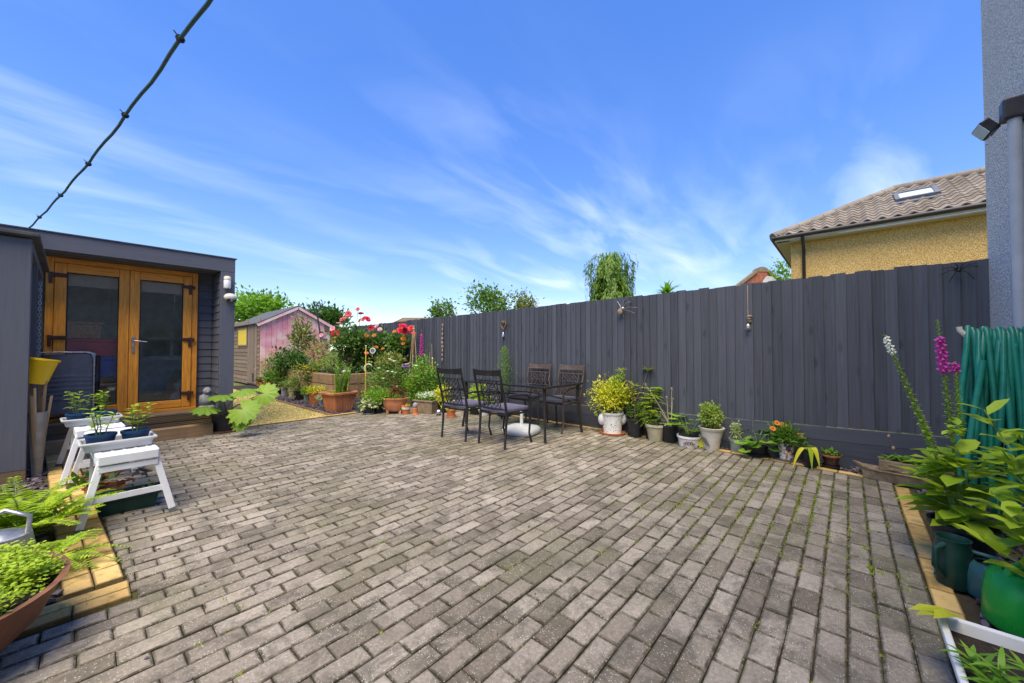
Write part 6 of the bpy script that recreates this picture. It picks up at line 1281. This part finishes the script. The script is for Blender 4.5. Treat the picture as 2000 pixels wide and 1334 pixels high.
def sprinkle(t, n_, c, rad): return [(c[0] + rng.gauss(0, rad[0]), c[1] + rng.gauss(0, rad[1]), c[2] + rng.gauss(0, rad[2])) for _ in range(n_)]
BZ = .64
shrub('dark green rounded shrub at the far end of the raised bed', 567, 682, 726, 70, 11.0, 'dark', 1500, .10, .05, zb=BZ, spread=.34)
t, s_ = shrub('tall rambling pale shrub in front of the pink shed', 590, 620, 700, 56, 12.2, 'olive', 900, .11, .05, zb=BZ, clumps=26, spread=.26)
t, s_ = shrub('feathery straw coloured grass clump in the raised bed', 622, 668, 715, 40, 10.6, 'straw', 900, .12, .012, 'blade', zb=BZ)
t, s_ = shrub('tan seedhead clump beside the pink shed wall', 545, 660, 735, 52, 13.6, 'straw', 900, .22, .012, 'blade', zb=.0)
t, s_ = shrub('yellow flowering daisies trailing over the sleepers', 607, 706, 742, 36, 9.7, 'mid', 420, .07, .03, zb=BZ); dots(t, sprinkle(t, 46, (0, -.1, .13), (.18, .12, .08)), 'p_yellow', .035)
t, s_ = shrub('mixed annuals with purple and orange blooms in the raised bed', 652, 690, 728, 56, 9.8, 'fresh', 800, .07, .022, 'dia', zb=BZ); dots(t, sprinkle(t, 22, (0, -.1, .3), (.25, .2, .12)), 'p_yellow', .03, 'yellow_blossom'); dots(t, sprinkle(t, 14, (0.1, -.1, .25), (.25, .2, .12)), 'p_magenta', .035, 'purple_blossom'); dots(t, sprinkle(t, 12, (0, -.1, .3), (.3, .2, .15)), 'p_orange', .03, 'orange_blossom'); dots(t, sprinkle(t, 8, (0.2, -.1, .25), (.2, .2, .12)), 'p_lilac', .03, 'lilac_blossom')
# rose bushes
def rose(label, x, ytop, ybot, wpx, dp, n_, blooms):
    s_ = dp / FPX; p = D(x, 683, dp); t = thing('rose_bush', label, 'rose', (p.x, p.y, BZ), 0, 'rose bushes'); zt_ = CAM_H + (683 - ytop) * s_ - BZ; r = wpx / 2 * s_
    sl = [curve((rd(-.08, .08), rd(-.08, .08), 0), (r * .75 * math.cos(a) * rd(.6, 1), r * .75 * math.sin(a) * rd(.6, 1), zt_ * rd(.55, .85)), 6, (0, 0, .1), .03) for a in np.linspace(0, 5.8, 9)]; stems(t, sl, 'twig', .016)
    zl = CAM_H + (683 - ybot) * s_ - BZ; mound(t, (0, 0, (zt_ + zl) / 2), (r, r * .8, (zt_ - zl) / 2), n_, 'rose_leaf', .10, .06, 'oval', 30, .2, .3, .35)
    for (bx, by, rad, m) in blooms:
        e = D(bx, by, dp - rd(.25, .5)) - Vector(t.location); flower(t, e, rad * rd(.7, .9), m, 8, 7, (-FW.x * .6 + rd(-.6, .6), -FW.y * .6 + rd(-.6, .6), rd(.2, .9))); stems(t, [curve((e.x * .8, e.y * .8, e.z - .35), e, 4)], 'greenstem', .006, 'flower_stem')
leafmat('rose_leaf', (.05, .13, .02), (.15, .27, .045))
rose('tall rose bush with coral and red blooms in the raised bed', 690, 634, 712, 92, 9.9, 1500, [(681, 614, .11, 'p_coral'), (670, 624, .12, 'p_coral'), (663, 632, .10, 'p_pink'), (699, 604, .07, 'p_coral'), (705, 613, .10, 'p_coral'), (711, 623, .12, 'p_coral'), (718, 624, .10, 'p_red'), (703, 626, .08, 'p_orange'), (655, 652, .13, 'p_red'), (650, 642, .10, 'p_pink'), (628, 655, .09, 'p_pink'), (651, 665, .07, 'p_orange'), (716, 656, .08, 'p_orange'), (731, 655, .07, 'p_orange'), (666, 637, .06, 'p_white')])
rose('arching rose with pink and orange buds at the fence', 742, 640, 700, 66, 10.0, 700, [(725, 641, .12, 'p_red'), (736, 637, .10, 'p_pink'), (742, 644, .10, 'p_pink'), (748, 681, .06, 'p_orange'), (735, 678, .07, 'p_orange'), (771, 648, .07, 'p_orange')])
rose('climbing rose with a big crimson cluster at the fence', 778, 652, 700, 50, 9.7, 700, [(787, 637, .13, 'p_red'), (793, 645, .14, 'p_red'), (783, 646, .12, 'p_red'), (790, 652, .10, 'p_red'), (803, 641, .12, 'p_red'), (807, 651, .10, 'p_red'), (788, 662, .09, 'p_orange'), (788, 671, .07, 'p_orange'), (716, 690, .07, 'p_coral')])
shrub('dark twiggy undergrowth below the roses', 712, 690, 732, 86, 10.1, 'dark', 1100, .10, .05, zb=BZ, spread=.36)
t, s_ = shrub('white flowered bush spilling in front of the sleepers', 757, 708, 772, 88, 8.6, 'mid', 2000, .055, .024, 'dia', 30, zb=.0); t_l = Vector(t.location)
dots(t, [tuple(D(x, y, 8.1) - t_l) for x, y in ((757, 726), (766, 727), (773, 728), (748, 740), (764, 704), (768, 706), (771, 706), (761, 702), (740, 720))], 'p_white', .045); dots(t, [tuple(D(x, y, 8.2) - t_l) for x, y in ((755, 706), (775, 715), (750, 730))], 'p_coral', .03, 'pink_blossom')
t, s_ = shrub('tangle of variegated leaves above the white flowered bush', 762, 688, 722, 64, 9.0, 'olive', 480, .09, .045, 'oval', 18, zb=BZ, spread=.3)
t, s_ = shrub('leafy green clump with white bell beside the cane wigwam', 823, 690, 776, 66, 8.4, 'fresh', 1500, .075, .03, 'oval', 26, zb=.0); t_l = Vector(t.location); dots(t, [tuple(D(x, y, 7.9) - t_l) for x, y in ((813, 715), (795, 712))], 'p_white', .05)
dots(t, [tuple(D(x, y, 7.9) - t_l) for x, y in ((792, 714), (796, 717), (790, 718), (795, 722))], 'p_lilac', .075, 'clematis_bloom')
t, s_ = shrub('dense dark leaved clump behind the staked tub', 842, 722, 790, 50, 8.2, 'mid', 900, .08, .035, 'oval', 18, zb=0)
pW = D(808, 683, 8.7); t = thing('cane_wigwam', 'slim wigwam of garden canes rising by the fence', 'plant support', (pW.x, pW.y, 0)); zt_ = CAM_H + (683 - 636) * 8.7 / FPX
for i in range(5): a = i * 1.257; MB().tube([(.16 * math.cos(a), .16 * math.sin(a), 0), (.012 * math.cos(a), .012 * math.sin(a), zt_ - .06), (-.02 * math.cos(a), -.02 * math.sin(a), zt_)], .006, 6).build('cane', 'cane', t)
MB().tube([(.025 * math.cos(a), .025 * math.sin(a), zt_ - .08) for a in np.linspace(0, 6.28, 10)[:-1]], .006, 6, True).build('tie', 'rope', t)
pW = D(822, 683, 8.5); t = thing('foxglove', 'single pink foxglove spire against the dark fence', 'flower', (pW.x, pW.y, 0)); foxglove_spike(t, (0, 0, 0), (.02, 0, CAM_H + (683 - 643) * 8.5 / FPX), .45, 'p_magenta', r=.02, ftop=.9, flow=.35); mound(t, (0, 0, .25), (.2, .2, .25), 60, 'fresh', .16, .06, 'oval', 8)
for (x, y0, y1, dp, m, lab) in ((714, 676, 760, 8.5, 'yellow_cane', 'yellow cane standing by the sleeper corner'), (680, 735, 765, 8.6, 'yellow_cane', 'short yellow marker stake at the sleeper wall'), (844, 700, 760, 8.3, 'cane', 'pale cane in front of the fence near the tub')):
    p = D(x, 683, dp); zt_ = CAM_H + (683 - y0) * dp / FPX; t = thing('garden_cane', lab, 'cane', (p.x, p.y, 0)); MB().tube([(0, 0, -.02), (.01, 0, zt_)], .011, 7).build('shaft', m, t); MB().ball((.01, 0, zt_), .018, 8, 6).build('cap', 'beige_plastic', t)
p = D(622, 683, 10.8); t = thing('bird_feeder_pole', 'slim black feeder pole leaning in the raised bed', 'pole', (p.x + .25, p.y, BZ)); e = D(617, 596, 10.8) - Vector(t.location); b = D(637, 708, 10.6) - Vector(t.location); b.z = -.05; MB().tube([b, e], .022, 8).build('shaft', 'black_metal', t); MB().tube(curve(e, e + Vector((.12, -.1, -.05)), 6, (0, 0, .08)), .014, 6).build('hook', 'black_metal', t)
p = D(728, 685, 8.9); t = thing('round_mirror_ornament', 'small round mirror disc hanging among the roses', 'ornament', p); M = FW.to_track_quat('Z', 'Y').to_matrix().to_4x4(); MB().lathe([(.055, -.006), (.055, .006)], 20, M).build('disc', 'lead_grey', t); MB().tube([M @ Vector((.06 * math.cos(a), .06 * math.sin(a), 0)) for a in np.linspace(0, 6.283, 22)[:-1]], .010, 8, True).build('ring', 'white_plastic', t); MB().tube([(0, 0, .06), (0, 0, .2)], .003, 5).build('hanger', 'rope', t)
t = thing('stone_arc_ornament', 'pale stone crescent ornament on the sleeper wall', 'ornament', (4.62, 8.93, .69)); MB().tube([RT * (.10 * math.cos(a)) + Vector((0, 0, .11 + .11 * math.sin(a))) for a in np.linspace(.6, 4.6, 14)], [.012 + .012 * math.sin(math.pi * i / 13) for i in range(14)], 8).build('crescent', 'cream_glaze', t); MB().box(-.05, .05, -.03, .03, 0, .02).build('foot', 'stone_grey', t)
tag(MB().ball((0, 0, .05), .075, 10, 7, (1.3, .8, .7), .15).build('pale_stone', 'stone_pale' if 'stone_pale' in MATS else 'cream_glaze', None, loc=(4.05, 8.9, .695)), 'pale rough stone resting on the sleeper corner', 'stone')
# dry grass clump along the shed and path
lb = LB('blade')
for _ in range(9000): a = rd(0, 6.28); lb.add((rd(1.5, 3.1), rd(7.6, 14.5) ** 1.0, -.03), (rng.gauss(0, .4), rng.gauss(0, .4), 1), (math.cos(a), math.sin(a), .1), rd(.015, .045), .004)
tag(lb.build('path_grass', 'drygrass'), 'thin dry grass tufts growing through the gravel path', 'grass', kind='stuff')
# ------------------------------------------------------------------ ornaments on the fence
def fl(x, y, out=.03):                     # a point just proud of the fence face on this sight line
    d = ray(x, y); tt = (FU - .02 - out) / d.x; return Vector((0, 0, CAM_H)) + d * tt
p = fl(864, 632); t = thing('driftwood_mobile', 'string of rusty driftwood pieces hanging on the fence', 'ornament', p); q = fl(864, 708); Lz = p.z - q.z
MB().tube([(0, 0, 0), (0, 0, -Lz)], .003, 5).build('string', 'rope', t)
for i, f_ in enumerate((.02, .12, .24, .36, .46, .56, .66, .78, .9)): MB().ball((0, rd(-.01, .01), -Lz * f_ - .03), .045 if i in (3, 4, 5) else .03, 9, 7, (.5, .8, 1.6 if i not in (3, 4, 5) else 1.1), .2).build('driftwood', 'bone_wood', t)
p = fl(983, 628); t = thing('heart_wreath', 'small twig heart with a bell hanging on the fence', 'ornament', p); hp = [Vector((0, .07 * 16 * math.sin(a) ** 3 / 16, .006 * (13 * math.cos(a) - 5 * math.cos(2 * a) - 2 * math.cos(3 * a) - math.cos(4 * a)) - .07)) for a in np.linspace(0, 6.283, 25)[:-1]]
MB().tube(hp, .013, 6, True).build('heart', 'twig', t); MB().tube([(0, 0, .03), (0, 0, -.02)], .003, 5).tube([(0, 0, -.17), (0, 0, -.22)], .003, 5).build('string', 'rope', t); MB().lathe([(.03, -.30), (.025, -.25), (.012, -.22), (0, -.217)], 12).build('bell', 'chrome', t)
p = fl(1213, 607); t = thing('bee_ornament', 'rusty metal bee with wire legs fixed on the fence', 'ornament', p); MB().ball((-.03, 0, -.02), .05, 10, 8, (.7, .9, 1.1)).build('body', 'bone_wood', t); MB().ball((-.03, -.045, .03), .025, 8, 6).build('head', 'galv', t)
wl = MB()
for (dy, dz) in ((-.26, .03), (-.22, -.05), (-.16, .13), (.06, .15), (-.05, -.09), (-.1, .2)): wl.tube([(-.03, -.03, .01), (-.02, dy * .5, dz * .6 + .03), (-.01, dy, dz)], .003, 5)
wl.build('wire_leg', 'galv', t)
p = fl(1460, 558); t = thing('glass_ball_hanger', 'clear glass ball hanging on a cord from the fence top', 'ornament', p); q = fl(1460, 642); Lz = p.z - q.z
MB().tube([(0, 0, 0), (0, 0, -Lz + .1)], .004, 6).build('cord', 'rope', t); MB().ball((0, 0, -Lz), .035, 16, 12).build('glass_ball', 'clear_glass', t); MB().lathe([(.018, -Lz + .03), (.01, -Lz + .06), (0, -Lz + .065)], 10).build('cap', 'cream_glaze', t)
for i in range(3): MB().ball((rd(-.01, .01), rd(-.02, .02), -Lz + .09 + i * .03), .022, 8, 6, (1, 1.3, .8), .15).build('driftwood', 'bone_wood', t)
p = fl(1873, 528, .05); t = thing('spider_ornament', 'black wire spider ornament near the top of the fence', 'ornament', p); MB().ball((0, 0, 0), .018, 10, 8, (.8, 1, 1)).ball((-.01, .02, .02), .012, 8, 6).build('body', 'black_metal', t)
wl = MB()
for (dy, dz) in ((.12, -.03), (-.11, .05), (-.12, .02), (-.05, .07), (.06, -.1), (-.09, -.09), (.10, .03), (.03, .08)): wl.tube([(0, 0, 0), (-.02, dy * .5, dz * .5 + .02), (0.01, dy, dz)], .0035, 5)
wl.build('wire_leg', 'black_metal', t)
t = MB(); p = D(1505, 549, 12.5); t.add([(-.28, 0, -.4), (.32, 0, -.4), (.25, .02, .0), (.10, .05, .16), (-.08, .05, .18), (-.22, .03, .02)], [(0, 1, 2, 3, 4, 5)], Matrix.Translation(p) @ Matrix.Rotation(-math.atan2(.7455, .6665), 4, 'Z')); o = t.build('draped_sheet', 'white_sack'); m = o.modifiers.new('Solid', 'SOLIDIFY'); m.thickness = .02; tag(o, 'pale cloth hanging beyond the fence in front of the brick gable', 'cloth')
